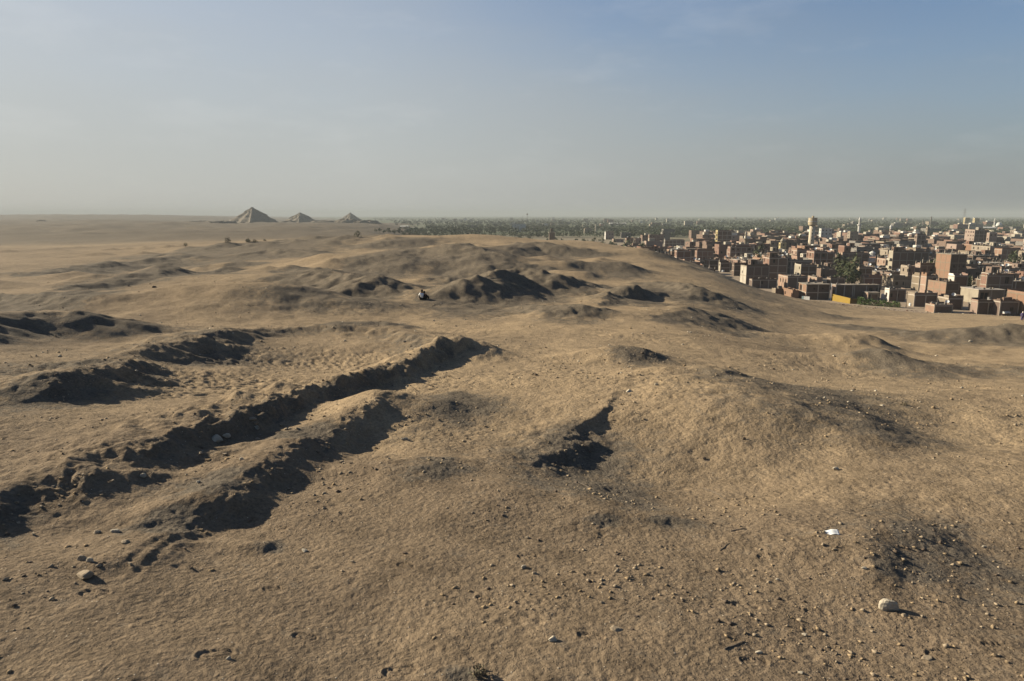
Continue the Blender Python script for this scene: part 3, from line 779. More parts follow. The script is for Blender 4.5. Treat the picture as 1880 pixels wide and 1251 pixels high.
for _a in ((-.5, .5, 0, .09), (-.5, .5, .91, 1), (-.5, -.42, .09, .91), (.42, .5, .09, .91), (-.03, .03, .09, .91)): _wf.box(_a[0], _a[1], -.05, 0, _a[2], _a[3], 0, True)
WFRAME = _wf.mesh('window_frame', M['wood'])
HOUSES = []          # footprint and projected extents of every house

def proj(x, y, z):
    dz = z-CAM_Z; f = y*math.cos(PITCH)-dz*math.sin(PITCH); up = y*math.sin(PITCH)+dz*math.cos(PITCH)
    return 940+FPX*x/f, 625.5-FPX*up/f

def house(x, y, W, D, h, floors, wm, lm=None, fr=True, rz=0.0, seed=0, parapet=.8, win=.4, lwin=.3, dish=0, room=0, junk=1, stubs=0, band=None,
          roofm='roof', fops=None, lops=None, z0=0.0, name='house', detail=True, shade_slab=False, balc=0):
    """x, y = near left corner; front runs along +x, the sunlit side runs along +y"""
    rg = random.Random(seed)
    root = empty(name, (x, y, z0), rz)
    fh = h/floors; lm = lm or wm
    b0 = -1.0-z0-(2.0 if z0 > 0 else 0)
    def openings(Wd, prob, dr):
        ops = []; n = max(1, int(Wd/2.9))
        for fl in range(floors):
            for k in range(n):
                if rg.random() > prob: continue
                cx = Wd*(k+.5)/n+rg.uniform(-.2, .2); w = rg.choice((.9, 1.1, 1.4)); zz = fl*fh+fh*.34
                if fl == 0 and dr and rg.random() < .3: ops.append((cx-.5, cx+.5, .02, min(2.1, fh*.72), 'd')); continue
                ops.append((cx-w/2, cx+w/2, zz, zz+min(1.4, fh*.46), 'w'))
        return ops
    fo = fops if fops is not None else openings(W, win, True)
    lo = lops if lops is not None else openings(D, lwin, False)
    ro = openings(D, .25, False); bo = openings(W, .2, False)
    mats = [M[wm], M[lm]]  # darker fronts and brighter sunlit sides paint light into the walls
    mb = MB()
    facade(mb, (0, 0), (1, 0), W, b0, h, fo, 0)
    facade(mb, (W, 0), (0, 1), D, b0, h, ro, 0)
    facade(mb, (W, D), (-1, 0), W, b0, h, bo, 0)
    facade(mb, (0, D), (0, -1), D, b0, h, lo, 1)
    mb.build('wall', mats, root)
    def fit(ops, o, ux, ang, Wd):
        nx, ny = ux[1], -ux[0]
        for q in ops:
            cx = (q[0]+q[1])/2; dd = .21
            px, py = o[0]+ux[0]*cx-nx*dd, o[1]+ux[1]*cx-ny*dd
            isd = q[4] == 'd'
            wo = link('door' if isd else 'window', SHUT if isd else PANE, None, root, (px, py, q[2]), (0, 0, ang), (q[1]-q[0]-.004, 1, q[3]-q[2]-.004))
            if not isd: link('window_frame', WFRAME, None, wo)
    if detail:
        fit(fo, (0, 0), (1, 0), 0, W); fit(lo, (0, D), (0, -1), -math.pi/2, D)
        fit(ro, (W, 0), (0, 1), math.pi/2, D); fit(bo, (W, D), (-1, 0), math.pi, W)
    else:
        wn_ = MB()
        for ops, o, ux in ((fo, (0, 0), (1, 0)), (lo, (0, D), (0, -1)), (ro, (W, 0), (0, 1)), (bo, (W, D), (-1, 0))):
            nx, ny = ux[1], -ux[0]
            for q in ops:
                P = lambda a, c: (o[0]+ux[0]*a-nx*.2, o[1]+ux[1]*a-ny*.2, c)
                wn_.quad(P(q[0], q[2]), P(q[1], q[2]), P(q[1], q[3]), P(q[0], q[3]))
        if wn_.f: tag(wn_.build('windows', M['dark'], root), kind='stuff')
    # roof deck, then parapet or concrete edge
    rf = MB(); rf.box(.02, W-.02, .02, D-.02, h-.25, h-.02); roof = rf.build('roof', M[roofm], root)
    if parapet > 0:
        p = MB(); t = .14
        def pr(n, L, f):
            cuts = [0]+sorted(rg.uniform(.15, .85)*L for _ in range(n))+[L]
            for q0, q1 in zip(cuts[:-1], cuts[1:]): f(q0, q1, h+parapet*rg.choice((.35, .7, 1.0, 1.0, 1.3, 1.7 if floors < 3 else 1.1)))
        pr(rg.choice((0, 1, 2)), W, lambda a, c, hp: p.box(a, c, 0, t, h, hp, 0)); pr(1, W, lambda a, c, hp: p.box(a, c, D-t, D, h, hp, 0))
        pr(1, D-2*t, lambda a, c, hp: p.box(W-t, W, t+a, t+c, h, hp, 0)); pr(rg.choice((0, 1, 2)), D-2*t, lambda a, c, hp: p.box(0, t, t+a, t+c, h, hp, 1))
        p.build('parapet', mats, root)
    else:
        p = MB(); p.box(-.22, W+.22, -.22, D+.22, h+.003, h+.20, 0, True); p.build('roof_slab', M['concrete'], root)
    top = h+(parapet if parapet > 0 else .2)
    if fr:
        f = MB(); e = .035; n = max(1, round(W/3.6)); nd = max(1, round(D/3.6)); cw = .34
        for k in range(n+1):
            cx = cw/2-e+(W-cw+2*e)*k/n
            f.box(cx-cw/2, cx+cw/2, -e, .1, b0, h+.001); f.box(cx-cw/2, cx+cw/2, D-.1, D+e, b0, h+.001)
        for k in range(nd+1):
            c_ = cw/2-e+(D-cw+2*e)*k/nd
            if 0 < k < nd:
                f.box(-e, .1, c_-cw/2, c_+cw/2, b0, h+.001); f.box(W-.1, W+e, c_-cw/2, c_+cw/2, b0, h+.001)
        for fl in range(1, floors+(1 if parapet > 0 else 0)):
            z = fl*fh; bt = .30; e2 = .055
            f.box(-e2, W+e2, -e2, .08, z-bt, z+.002, 0, True); f.box(-e2, W+e2, D-.08, D+e2, z-bt, z+.002, 0, True)
            f.box(-e2, .08, .081, D-.081, z-bt, z+.001, 0, True); f.box(W-.08, W+e2, .081, D-.081, z-bt, z+.001, 0, True)
        tag(f.build('concrete_frame', M[band or 'concrete'], root), kind='stuff')
    if stubs:
        s = MB()
        for k in range(max(2, round(W/3.6))+1):
            for q in (.2, D-.45):
                cx = .15+(W-.3)*k/max(2, round(W/3.6)); hh = rg.uniform(.5, 1.5)
                s.box(cx-.13, cx+.13, q, q+.25, top, top+hh)
                s.tube([(cx, q+.12, top+hh), (cx+.03, q+.12, top+hh+rg.uniform(.4, .9))], [.035, .03], 4)
        tag(s.build('column_stubs', M['concrete'], roof), kind='stuff')
    if balc:
        for fl in range(1, floors):
            bl = MB(); z = fl*fh
            bl.box(-1.1, -.06, D*.15, D*.85, z-.15, z, 0, True); bl.box(-1.1, -.98, D*.15, D*.85, z, z+.9, 0); bl.box(-.98, -.06, D*.15, D*.15+.1, z, z+.9, 0)
            bl.build('balcony', M['plaster_cream' if balc == 1 else 'plaster_white'], root)
    if room:
        rw, rd, rh = min(W*.45, rg.uniform(2.4, 4)), min(D*.5, 3.5), rg.uniform(2.0, 2.6)
        rx = rg.choice((.4, W-rw-.4, W*.3)); ry = rg.uniform(.3, max(.31, D-rd-.3))
        r_ = MB(); rwm = rg.choice((wm, 'plaster_cream', 'brick_red', wm))
        facade(r_, (rx, ry), (1, 0), rw, h-.1, h+rh, [(rw*.3, rw*.3+.8, h+.1, h+1.9)], 0)
        facade(r_, (rx+rw, ry), (0, 1), rd, h-.1, h+rh, [], 0); facade(r_, (rx+rw, ry+rd), (-1, 0), rw, h-.1, h+rh, [], 0)
        facade(r_, (rx, ry+rd), (0, -1), rd, h-.1, h+rh, [(rd*.4, rd*.4+.7, h+.9, h+1.7)], 0)
        r_.quad((rx, ry, h+rh), (rx+rw, ry, h+rh), (rx+rw, ry+rd, h+rh), (rx, ry+rd, h+rh))
        r_.quad((rx+.1, ry+.25, h+.01), (rx+rw-.1, ry+.25, h+.01), (rx+rw-.1, ry+.25, h+2), (rx+.1, ry+.25, h+2), 1)
        r_.build('roof_room', [M[rwm], M['dark']], roof)
        top = max(top, h+rh)
    if junk:
        j = MB()
        for _ in range(int(W*D/9*junk)+3):
            cx, cy_ = rg.uniform(.4, W-.9), rg.uniform(.4, D-.9); s = rg.uniform(.2, .8)
            k = rg.random()
            if k < .45: j.box(cx, cx+s*rg.uniform(.6, 2.2), cy_, cy_+s, h-.02, h+s*rg.uniform(.4, 1.4), rg.choice((0, 0, 1, 2)))
            elif k < .8:
                a = rg.uniform(0, 6.28); L = rg.uniform(.6, 2.0)
                j.tube([(cx, cy_, h+.05), (cx+math.cos(a)*L, cy_+math.sin(a)*L, h+rg.uniform(.1, .8))], [.05, .05], 4, rg.choice((1, 2)))
            else: j.lathe([(.35, h-.02), (.38, h+.5), (.3, h+.75)], 8, cx, cy_, 2)
        tag(j.build('roof_clutter', [M['roof'], M['wood'], M['plaster_grey']], roof), kind='stuff')
    for k in range(dish):
        s = rg.uniform(1.0, 1.5)
        dx, dy = rg.uniform(.5, W-.5), rg.choice((.3, D*.4, D-.5))
        o = link('satellite_dish', DISH, None, root, (dx, dy, h+(parapet if parapet > 0 else .2)+.45*s), (math.radians(rg.uniform(38, 55)), 0, math.radians(rg.uniform(-50, -15))), (s, s, s)); tag(link('mount_arm', DISH_ARM, None, o), kind='stuff')
    return root

def hero(uL, uC, uR, vT, h, floors, wm, label, cat='house', **kw):
    ang = PITCH-math.atan((625.5-vT)/FPX)
    par = kw.get('parapet', .8)
    Y = (CAM_Z-h-max(par, .2))/math.tan(ang)
    zb = 0.0
    for _ in range(4):
        x0, _, _ = atY(uC, vT, Y); g = min(ground_z(x0-.5, Y-.3), ground_z(x0+2, Y-.3))
        zb = max(0.0, min(g-.25, 6.0)); Y = (CAM_Z-h-max(par, .2)-zb)/math.tan(ang)
    x0, _, _ = atY(uC, vT, Y); x1, _, _ = atY(uR, vT, Y)
    D = Y*((uC-940)/(uL-940)-1); D = max(3.0, min(D, 22))
    W = max(2.2, x1-x0)
    rz = kw.pop('rz', None)
    rz = math.radians(rz) if rz is not None else math.radians(HR.uniform(-3, 3))
    kw.setdefault('seed', len(HOUSES)+500)
    r = house(x0, Y, W, D, h, floors, wm, rz=rz, z0=zb, **kw)
    tag(r, label, cat, 'houses of the town')
    HOUSES.append((x0, Y, W, D, h, uL, uR, vT, label)); return r
HR = random.Random(5)
# --- houses one can point to, near edge of the town first
W_, D_ = 'w', 'd'
hero(1719,1746.6,1776,467,12.6,4,'brick_dark_shaded','four-storey brick tower house with pale concrete grid, tallest near the desert edge',lm='brick_orange',fops=[(1.2,2.0,4.2,5.3,W_),(3.0,3.8,4.2,5.3,W_),(5.0,5.9,4.2,5.3,W_),(1.2,2.0,7.4,8.5,W_),(3.0,3.8,7.4,8.5,W_),(5.0,5.9,7.4,8.5,W_)],lops=[],stubs=1,parapet=0,room=0,rz=0,band='plaster_tan')
hero(1704,1738,1762,517,5.2,2,'brick_dark_shaded','long orange brick house with five sunlit panels on its side',lm='brick_orange',fops=[],lops=[],rz=0,parapet=.5,band='plaster_tan')
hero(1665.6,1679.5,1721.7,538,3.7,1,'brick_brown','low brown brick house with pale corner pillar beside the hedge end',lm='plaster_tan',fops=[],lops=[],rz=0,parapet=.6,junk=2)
hero(1722,1742,1769,545,3.4,1,'brick_dark_shaded','low brick house with sloping sunlit parapet left of a white dish',lm='plaster_tan',fops=[],lops=[],rz=0,dish=1,parapet=.5,junk=2)
hero(1699,1716,1750,559,2.2,1,'brick_dark_shaded','smallest orange brick hut half sunk behind the desert crest',lm='brick_orange',fops=[],lops=[],rz=0,parapet=.3,dish=1)
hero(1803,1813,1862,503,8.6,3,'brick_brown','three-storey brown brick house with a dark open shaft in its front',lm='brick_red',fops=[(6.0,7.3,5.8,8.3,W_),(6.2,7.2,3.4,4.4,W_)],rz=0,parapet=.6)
hero(1778,1811,1834,562,2.1,1,'brick_dark_shaded','long low orange brick shed with junk on its roof at the desert edge',lm='brick_orange',fops=[],lops=[],rz=0,parapet=0,junk=4)
hero(1792.5,1796,1836,551,3.6,1,'brick_dark_shaded','low shaded brick house behind the orange shed with one white post',fops=[(3.3,3.8,.8,2.6,W_)],rz=0,parapet=.5,dish=0,lm='plaster_pink')
hero(1834,1837,1872,552,4.0,1,'brick_dark_shaded','dark house with a single white-framed black window near the right edge',fops=[(3.0,3.9,1.2,2.4,W_)],rz=0,parapet=.3)
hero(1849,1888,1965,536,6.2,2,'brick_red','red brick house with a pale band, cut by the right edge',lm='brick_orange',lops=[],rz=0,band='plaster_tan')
hero(1691,1701.5,1721.5,504,6.0,2,'brick_dark_shaded','narrow two-storey house with an orange side under the tower house',lm='brick_orange',fops=[(3.0,3.7,4.0,5.1,W_)],lops=[],rz=0)
hero(1675,1688.5,1693,504,5.4,2,'brick_dark_shaded','slim tan sided brick house between the twin window house and the narrow one',lm='plaster_tan',lops=[],rz=0)
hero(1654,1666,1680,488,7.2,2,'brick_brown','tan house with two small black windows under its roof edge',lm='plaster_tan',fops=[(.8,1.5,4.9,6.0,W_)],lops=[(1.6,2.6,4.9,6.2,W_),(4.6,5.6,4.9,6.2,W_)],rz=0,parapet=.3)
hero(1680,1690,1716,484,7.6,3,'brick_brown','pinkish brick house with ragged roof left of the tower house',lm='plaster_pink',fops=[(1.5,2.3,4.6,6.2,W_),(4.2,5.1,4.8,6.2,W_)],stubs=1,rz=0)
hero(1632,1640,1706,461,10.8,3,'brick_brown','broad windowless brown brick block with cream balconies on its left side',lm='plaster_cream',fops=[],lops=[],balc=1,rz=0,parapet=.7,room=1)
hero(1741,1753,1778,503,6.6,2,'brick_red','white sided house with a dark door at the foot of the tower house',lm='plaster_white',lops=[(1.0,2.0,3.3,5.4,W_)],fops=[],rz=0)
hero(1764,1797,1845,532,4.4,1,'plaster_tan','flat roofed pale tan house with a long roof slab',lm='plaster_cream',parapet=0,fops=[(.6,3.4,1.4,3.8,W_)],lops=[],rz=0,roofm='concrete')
hero(1360,1371,1413,487,7.4,2,'brick_dark_shaded','big blank shaded brick house with a peeling cream side at the slope',lm='plaster_cream',fops=[],lops=[(2.0,2.8,4.3,5.4,W_)],rz=0,parapet=.6,room=1)
hero(1378,1381,1427,512,3.3,1,'brick_dark_shaded','low shaded brick house with a white-framed opening below the blank house',fops=[(3.6,4.4,1.4,2.9,W_)],rz=0,parapet=.4)
hero(1429,1446.5,1483,507,4.6,1,'brick_dark_shaded','house with three small windows in its sunlit orange side',lm='brick_orange',fops=[],lops=[(2.0,2.9,2.0,3.5,W_),(4.6,5.5,2.0,3.5,W_),(7.2,8.1,2.0,3.5,W_)],rz=0,parapet=.3)
hero(1467,1481,1524.6,522,5.0,2,'brick_dark_shaded','shaded brick house with two small windows and a pale roof slab',lm='brick_orange',fops=[(2.4,3.1,3.2,4.1,W_),(5.2,5.9,3.2,4.1,W_)],lops=[(.8,2.6,2.6,4.6,W_)],rz=0,parapet=0,dish=0)
hero(1531,1535,1567,523,4.6,1,'brick_dark_shaded','plain dark house with a pink sunlit pillar behind the yellow wall',lm='plaster_pink',fops=[],rz=0,parapet=0)
hero(1567,1568.5,1614,523,4.6,1,'brick_dark_shaded','long dark house under a pale slab roof behind the hedge',fops=[(5.2,6.4,2.2,3.9,W_),(7.6,9.0,1.8,3.9,W_)],rz=0,parapet=0)
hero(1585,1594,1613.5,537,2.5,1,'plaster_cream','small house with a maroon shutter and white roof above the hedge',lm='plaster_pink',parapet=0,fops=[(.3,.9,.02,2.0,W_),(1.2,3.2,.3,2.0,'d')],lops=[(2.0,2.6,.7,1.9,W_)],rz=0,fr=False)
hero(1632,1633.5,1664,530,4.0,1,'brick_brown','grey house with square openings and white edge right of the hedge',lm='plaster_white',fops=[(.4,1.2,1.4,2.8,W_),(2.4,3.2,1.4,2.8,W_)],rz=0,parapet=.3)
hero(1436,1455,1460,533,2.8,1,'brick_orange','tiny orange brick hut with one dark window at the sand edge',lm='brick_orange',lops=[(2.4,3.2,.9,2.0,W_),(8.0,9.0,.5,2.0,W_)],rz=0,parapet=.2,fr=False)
hero(1417,1424,1441,530,2.5,1,'brick_dark_shaded','small low hut highest on the sand slope left of the tiny hut',lm='plaster_tan',rz=0,parapet=.2,fr=False,fops=[],lops=[])
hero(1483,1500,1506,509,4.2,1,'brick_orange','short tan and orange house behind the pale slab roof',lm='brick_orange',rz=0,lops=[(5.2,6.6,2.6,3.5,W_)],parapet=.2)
hero(1522,1525,1552,510,4.0,1,'brick_dark_shaded','wide shaded brick wall house in front of the palm clump',fops=[],rz=0,parapet=.3,junk=2)
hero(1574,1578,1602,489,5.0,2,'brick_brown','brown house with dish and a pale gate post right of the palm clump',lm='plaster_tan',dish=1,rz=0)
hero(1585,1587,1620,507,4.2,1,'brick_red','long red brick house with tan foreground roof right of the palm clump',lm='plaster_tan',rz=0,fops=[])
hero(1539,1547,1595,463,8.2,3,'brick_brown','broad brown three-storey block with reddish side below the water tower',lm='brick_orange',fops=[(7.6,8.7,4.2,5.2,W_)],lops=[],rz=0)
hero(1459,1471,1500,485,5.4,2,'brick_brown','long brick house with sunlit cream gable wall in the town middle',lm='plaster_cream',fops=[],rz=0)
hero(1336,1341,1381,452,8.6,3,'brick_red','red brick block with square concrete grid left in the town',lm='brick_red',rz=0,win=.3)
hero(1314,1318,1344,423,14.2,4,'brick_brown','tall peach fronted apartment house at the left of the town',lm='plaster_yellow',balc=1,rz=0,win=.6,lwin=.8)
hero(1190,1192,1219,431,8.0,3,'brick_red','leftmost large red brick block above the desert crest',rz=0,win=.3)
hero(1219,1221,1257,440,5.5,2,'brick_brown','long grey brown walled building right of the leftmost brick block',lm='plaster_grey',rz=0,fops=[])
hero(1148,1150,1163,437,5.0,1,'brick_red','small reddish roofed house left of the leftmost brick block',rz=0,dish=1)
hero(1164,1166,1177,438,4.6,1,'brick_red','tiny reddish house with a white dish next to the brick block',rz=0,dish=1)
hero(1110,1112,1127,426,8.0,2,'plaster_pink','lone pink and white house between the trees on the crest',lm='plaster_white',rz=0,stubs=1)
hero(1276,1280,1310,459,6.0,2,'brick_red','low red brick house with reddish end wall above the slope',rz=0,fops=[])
hero(1294,1302,1319,475,5.0,2,'brick_dark_shaded','dark house with one bright orange end wall behind the crest',lm='brick_orange',rz=0,lops=[],fops=[])
hero(1320,1323,1341,480,4.6,2,'brick_dark_shaded','dark low house with pale vent box right of the orange end wall',lm='plaster_cream',rz=0,fops=[(.6,1.4,2.6,3.6,W_)])
hero(1345,1348,1362,484,5.0,2,'brick_dark_shaded','dark narrow house left of the blank dark house',rz=0,fops=[])
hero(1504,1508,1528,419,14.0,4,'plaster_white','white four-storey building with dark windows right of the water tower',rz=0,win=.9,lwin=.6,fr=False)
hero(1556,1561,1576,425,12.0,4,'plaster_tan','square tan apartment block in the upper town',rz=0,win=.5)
hero(1680,1684,1700,430,13.5,4,'brick_dark_shaded','dark shaded tower block in the upper town centre',lm='brick_brown',rz=0,win=.5)
hero(1772,1790,1816,422,15.0,5,'brick_dark_shaded','five-storey pinkish brick block with a deep shaded side, right of town',lm='plaster_pink',rz=0,win=.5,lwin=.6,room=1)
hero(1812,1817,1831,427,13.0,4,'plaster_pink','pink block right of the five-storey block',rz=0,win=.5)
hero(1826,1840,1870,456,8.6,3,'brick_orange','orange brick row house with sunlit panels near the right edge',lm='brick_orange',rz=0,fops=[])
hero(1702,1703,1708,417,14,4,'plaster_tan','slender tan tower house standing above the roofs',rz=0,win=.6)
hero(1769,1773,1781,400,21,7,'plaster_yellow','left one of two distant yellow apartment towers',lm='plaster_yellow',rz=0,win=.8,lwin=.8)
hero(1786,1790,1799,401,20,7,'plaster_yellow','right one of two distant yellow apartment towers',lm='plaster_yellow',rz=0,win=.8,lwin=.8,stubs=1)
hero(1430,1433,1444,446,8.4,3,'plaster_yellow','yellow house with rows of windows and a small dome',lm='plaster_yellow',rz=0,win=1.0,lwin=1.0,fr=False,parapet=.4,junk=0)
_hd = HOUSES[-1]
_d = MB(); _d.lathe([(1.5, 0), (1.5, 1.2), (1.7, 1.3), (1.6, 2.0), (1.1, 2.8), (.4, 3.4), (.06, 3.9), (.05, 4.5)], 14)
_dr = [o for o in COL.objects if o.get('label') == _hd[8]][0]
_d.build('dome', M['plaster_cream'], _dr, (_hd[2]*.5, min(2.4, _hd[3]*.5), 8.38), smooth=True)

# ------------------------------------------------------------------ towers
def towerat(u, vT, h): 
    ang = PITCH-math.atan((625.5-vT)/FPX); Y = (CAM_Z-h)/math.tan(ang); return atY(u, vT, Y)[0], Y
def water_tower():
    Y = 560.0; x = atY(1491, 420, Y)[0]; top = atY(1491, 400.5, Y)[2]
    root = empty('water_tower', (x, Y, 0)); tag(root, 'tall round tan water tower with drum tank rising over the town', 'water tower')
    s = MB(); s.lathe([(2.4, -1), (2.25, top*.25), (2.1, top-6.2)], 28); s.build('shaft', M['tower_stone'], root, smooth=True)
    t = MB(); t.lathe([(2.05, top-6.6), (3.15, top-5.6), (3.35, top-5.4), (3.35, top-3.0)], 28); t.build('tank', M['tower_stone'], root)
    t = MB(); t.lathe([(3.45, top-3.0), (3.45, top-2.5)], 28); t.build('rim', M['plaster_white'], root)
    t = MB(); t.lathe([(3.3, top-2.5), (3.3, top-.1), (3.45, top-.08), (3.45, top+.15)], 28); t.build('tank_top', M['tower_stone'], root)
    t = MB(); t.lathe([(.9, top+.15), (.9, top+1.5), (.2, top+1.7)], 12); t.build('cap', M['tower_stone'], root)
    for k in range(6):
        a = math.radians(-105); rr = 2.2-.05*k/6
        z = 4.5+k*2.75
        if z < top-7: link('window', PANE, None, root, (math.cos(a)*(rr+.06), math.sin(a)*(rr+.06), z), (0, 0, a+math.pi/2), (.75, 1, 1.0))
    return x, Y
WT = water_tower()

def minaret(u, vT, h, r, mats, label, balcony=True, square=0.0, stripes=False):
    x, Y = towerat(u, vT, h)
    root = empty('minaret', (x, Y, 0)); tag(root, label, 'minaret')
    if square:
        q = MB(); q.box(-square, square, -square, square, -1, h*.45); q.build('base', M[mats[0]], root)
    s = MB(); s.lathe([(r*1.05, -1), (r, h*.62)], 10); s.build('shaft', M[mats[0]], root)
    if balcony:
        b = MB(); b.lathe([(r, h*.62), (r*1.7, h*.65), (r*1.7, h*.69), (r*.9, h*.69)], 10); b.build('balcony', M[mats[1]], root)
    u_ = MB(); u_.lathe([(r*.8, h*.69), (r*.75, h*.86)], 10); u_.build('upper_shaft', M[mats[1]], root)
    if stripes:
        for k in range(3):
            z = h*(.46+.13*k); c = MB(); c.lathe([(r*1.06, z), (r*1.06, z+h*.05)], 10); c.build('red_band', M['brick_red'], root)
    c = MB(); c.lathe([(r*1.0, h*.86), (r*.95, h*.90), (r*.5, h*.96), (.08, h)], 10); c.build('cap', M[mats[1]], root)
minaret(1370, 424, 17, .9, ('plaster_tan', 'plaster_cream'), 'thin tan minaret left of the yellow domed house')
minaret(1602, 461, 9.6, 1.7, ('plaster_white', 'plaster_white'), 'stout white minaret stump above the red brick roofs', False)
minaret(1636, 413, 18.5, 1.25, ('plaster_cream', 'plaster_white'), 'red and white banded minaret on a square cream base', False, 1.9, True)
minaret(1579, 398.5, 26, 1.3, ('plaster_white', 'plaster_white'), 'slim distant white minaret behind the tan apartment block')
minaret(1827, 401, 21, 1.5, ('plaster_white', 'plaster_white'), 'distant white minaret beside a white dome at right')
minaret(1094, 412, 15, 1.2, ('plaster_cream', 'plaster_cream'), 'small pale minaret among the trees left of the town')
minaret(1772.5, 401, 22, .8, ('plaster_grey', 'plaster_grey'), 'faint grey minaret left of the distant yellow towers', True)

def square_tower():
    h = 17.0; x, Y = towerat(1010, 428, h)
    root = empty('stone_tower', (x, Y, 0)); tag(root, 'square tan tower with a small turret behind the crest', 'tower')
    a = MB(); a.box(-.6, 3.0, 0, 3.4, -1, h); a.build('shaft', M['plaster_tan'], root)
    a = MB(); a.box(-.9, 3.3, -.3, 3.7, h, h+.5, 0, True); a.build('cornice', M['plaster_cream'], root)
    a = MB(); a.box(.3, 1.7, 1, 2.4, h+.5, h+2.6); a.build('turret', M['plaster_tan'], root)
    a = MB(); a.box(3.6, 9.4, .2, 4, -1, h*.64, 0); a.build('side_wing', M['plaster_white'], root)
square_tower()

def mosque_dome(u, v, Y, r, label):
    x, _, z = atY(u, v, Y); root = empty('mosque', (x, Y, 0)); tag(root, label, 'mosque')
    a = MB(); a.box(-r*1.6, r*1.6, -r*1.4, r*1.4, -1, 7); a.build('hall', M['plaster_white'], root)
    a = MB(); a.lathe([(r, 7), (r, 8), (r*.95, 8+r*.5), (r*.6, 8+r*.95), (.1, 8+r*1.2)], 16); a.build('dome', M['plaster_white'], root, smooth=True)
mosque_dome(1834, 412, 1380, 5, 'white domed mosque hall at the far right, beside a minaret')

def mast(u, vT, Y, name, label, cat, r, head=False, lattice=False):
    x, _, zt = atY(u, vT, Y)
    root = empty(name, (x, Y, 0)); tag(root, label, cat)
    a = MB()
    if lattice:
        for sx in (-1, 1):
            for sy in (-1, 1): a.tube([(sx*r*5, sy*r*5, -1), (sx*r*.6, sy*r*.6, zt)], [r*.35, r*.22], 4)
        n = 9
        for k in range(n):
            t0, t1 = k/n, (k+1)/n; w0 = r*(5-4.4*t0); w1 = r*(5-4.4*t1)
            a.tube([(-w0, -w0, zt*t0), (w1, -w1, zt*t1)], [r*.15]*2, 3); a.tube([(w0, w0, zt*t0), (-w1, w1, zt*t1)], [r*.15]*2, 3)
        a.build('lattice', M['plaster_grey'], root)
        b = MB()
        for z in (.72, .83, .94): b.box(-r*7, r*7, -r*.3, r*.3, zt*z, zt*z+r*.5, 0, True)
        b.build('cross_arms', M['plaster_grey'], root)
    else:
        a.tube([(0, 0, -1), (0, 0, zt)], [r, r*.6], 6); a.build('pole', M['plaster_grey'], root)
        if head:
            b = MB(); b.lathe([(r*2.6, zt-3.2), (r*2.8, zt-1.0), (r*.6, zt)], 8); b.build('head', M['rust'], root)
mast(968, 392, 1300, 'telecom_mast', 'thin dark mast with a thick head above the tree line', 'mast', .45, True)
mast(960, 396, 1350, 'telecom_mast', 'fainter bare mast just left of the headed mast', 'mast', .3)
mast(1772, 383, 2300, 'power_pylon', 'tall faint lattice pylon on the right horizon', 'pylon', 1.0, False, True)
mast(1710, 398, 1500, 'factory_chimney', 'single pale chimney on the horizon right of the water tower', 'chimney', 2.0)
mast(1695, 402, 1450, 'factory_chimney', 'short thin chimney left of the pale chimney', 'chimney', 1.2)

def long_shed(u0, u1, v, Y, h, label, m='plaster_white'):
    x0 = atY(u0, v, Y)[0]; x1 = atY(u1, v, Y)[0]; W = x1-x0; D = 22
    root = empty('long_shed', (x0, Y, 0)); tag(root, label, 'shed')
    a = MB(); a.box(0, W, 0, D, -1, h*.7); a.build('wall', M['plaster_grey'], root)
    r = MB(); r.quad((-1, -1, h*.7), (W+1, -1, h*.7), (W+1, D/2, h), (-1, D/2, h)); r.quad((-1, D/2, h), (W+1, D/2, h), (W+1, D+1, h*.7), (-1, D+1, h*.7))
    r.tri((-1, -1, h*.7), (-1, D/2, h), (-1, D+1, h*.7)); r.tri((W+1, -1, h*.7), (W+1, D+1, h*.7), (W+1, D/2, h)); r.build('roof', M[m], root)
long_shed(1684, 1712, 411, 1150, 8, 'long pale roofed shed beneath the chimney')
long_shed(1718, 1764, 413, 1080, 7, 'longest grey white shed left of the yellow towers', 'plaster_grey')
long_shed(1796, 1830, 410, 1250, 7, 'pale shed between the yellow towers and the white mosque')
long_shed(1120, 1150, 404, 1900, 7, 'far white shed roof on the plain above the town left end')
long_shed(735, 748, 416, 1500, 5, 'small pale shed on the sandy clearing right of the pyramids')

# ------------------------------------------------------------------ the rest of the town
def footprint_hit(x, y, w, d, m=1.2):
    for H in HOUSES:
        if x < H[0]+H[2]+m and x+w+m > H[0] and y < H[1]+H[3]+m and y+d+m > H[1]: return True
    if abs(x+w/2-WT[0]) < w/2+5 and abs(y+d/2-WT[1]) < d/2+5: return True
    return False
KEEP = [(WT[0], WT[1], 8, 8, 28, 1482, 1500, 400, .14)]+[(o.location.x, o.location.y, 3, 3, 20, 0, 0, 0, .45) for o in COL.objects if o.name.startswith(('minaret', 'stone_tower'))]
KEEP = [K if K[5] else K[:5]+(proj(K[0]-1.5, K[1], 5)[0], proj(K[0]+1.5, K[1], 5)[0], 0, K[8]) for K in KEEP]
FR = random.Random(77)
cand = []
yy = 196.0
while yy < 920:
    depth = FR.uniform(8, 12)*(1 if yy < 500 else 1.25)
    xl = max(.10*yy-8, -20); xx = xl+FR.uniform(0, 8)
    while xx < yy*.84+10:
        w = FR.uniform(6.5, 12.5)*(1 if yy < 500 else 1.3)
        if FR.random() < .12: xx += FR.uniform(3, 6)
        cand.append((xx, yy+FR.uniform(-1.2, 1.2), w, depth*FR.uniform(.8, .98)))
        xx += w+FR.uniform(.25, .9)
    yy += depth+(FR.uniform(3.5, 6) if FR.random() < .45 else FR.uniform(.4, 1.0))
cx_ = np.array([[c[0], c[0]+c[2], c[0], c[0]+c[2]] for c in cand]); cy2 = np.array([[c[1], c[1], c[1]+c[3], c[1]+c[3]] for c in cand])
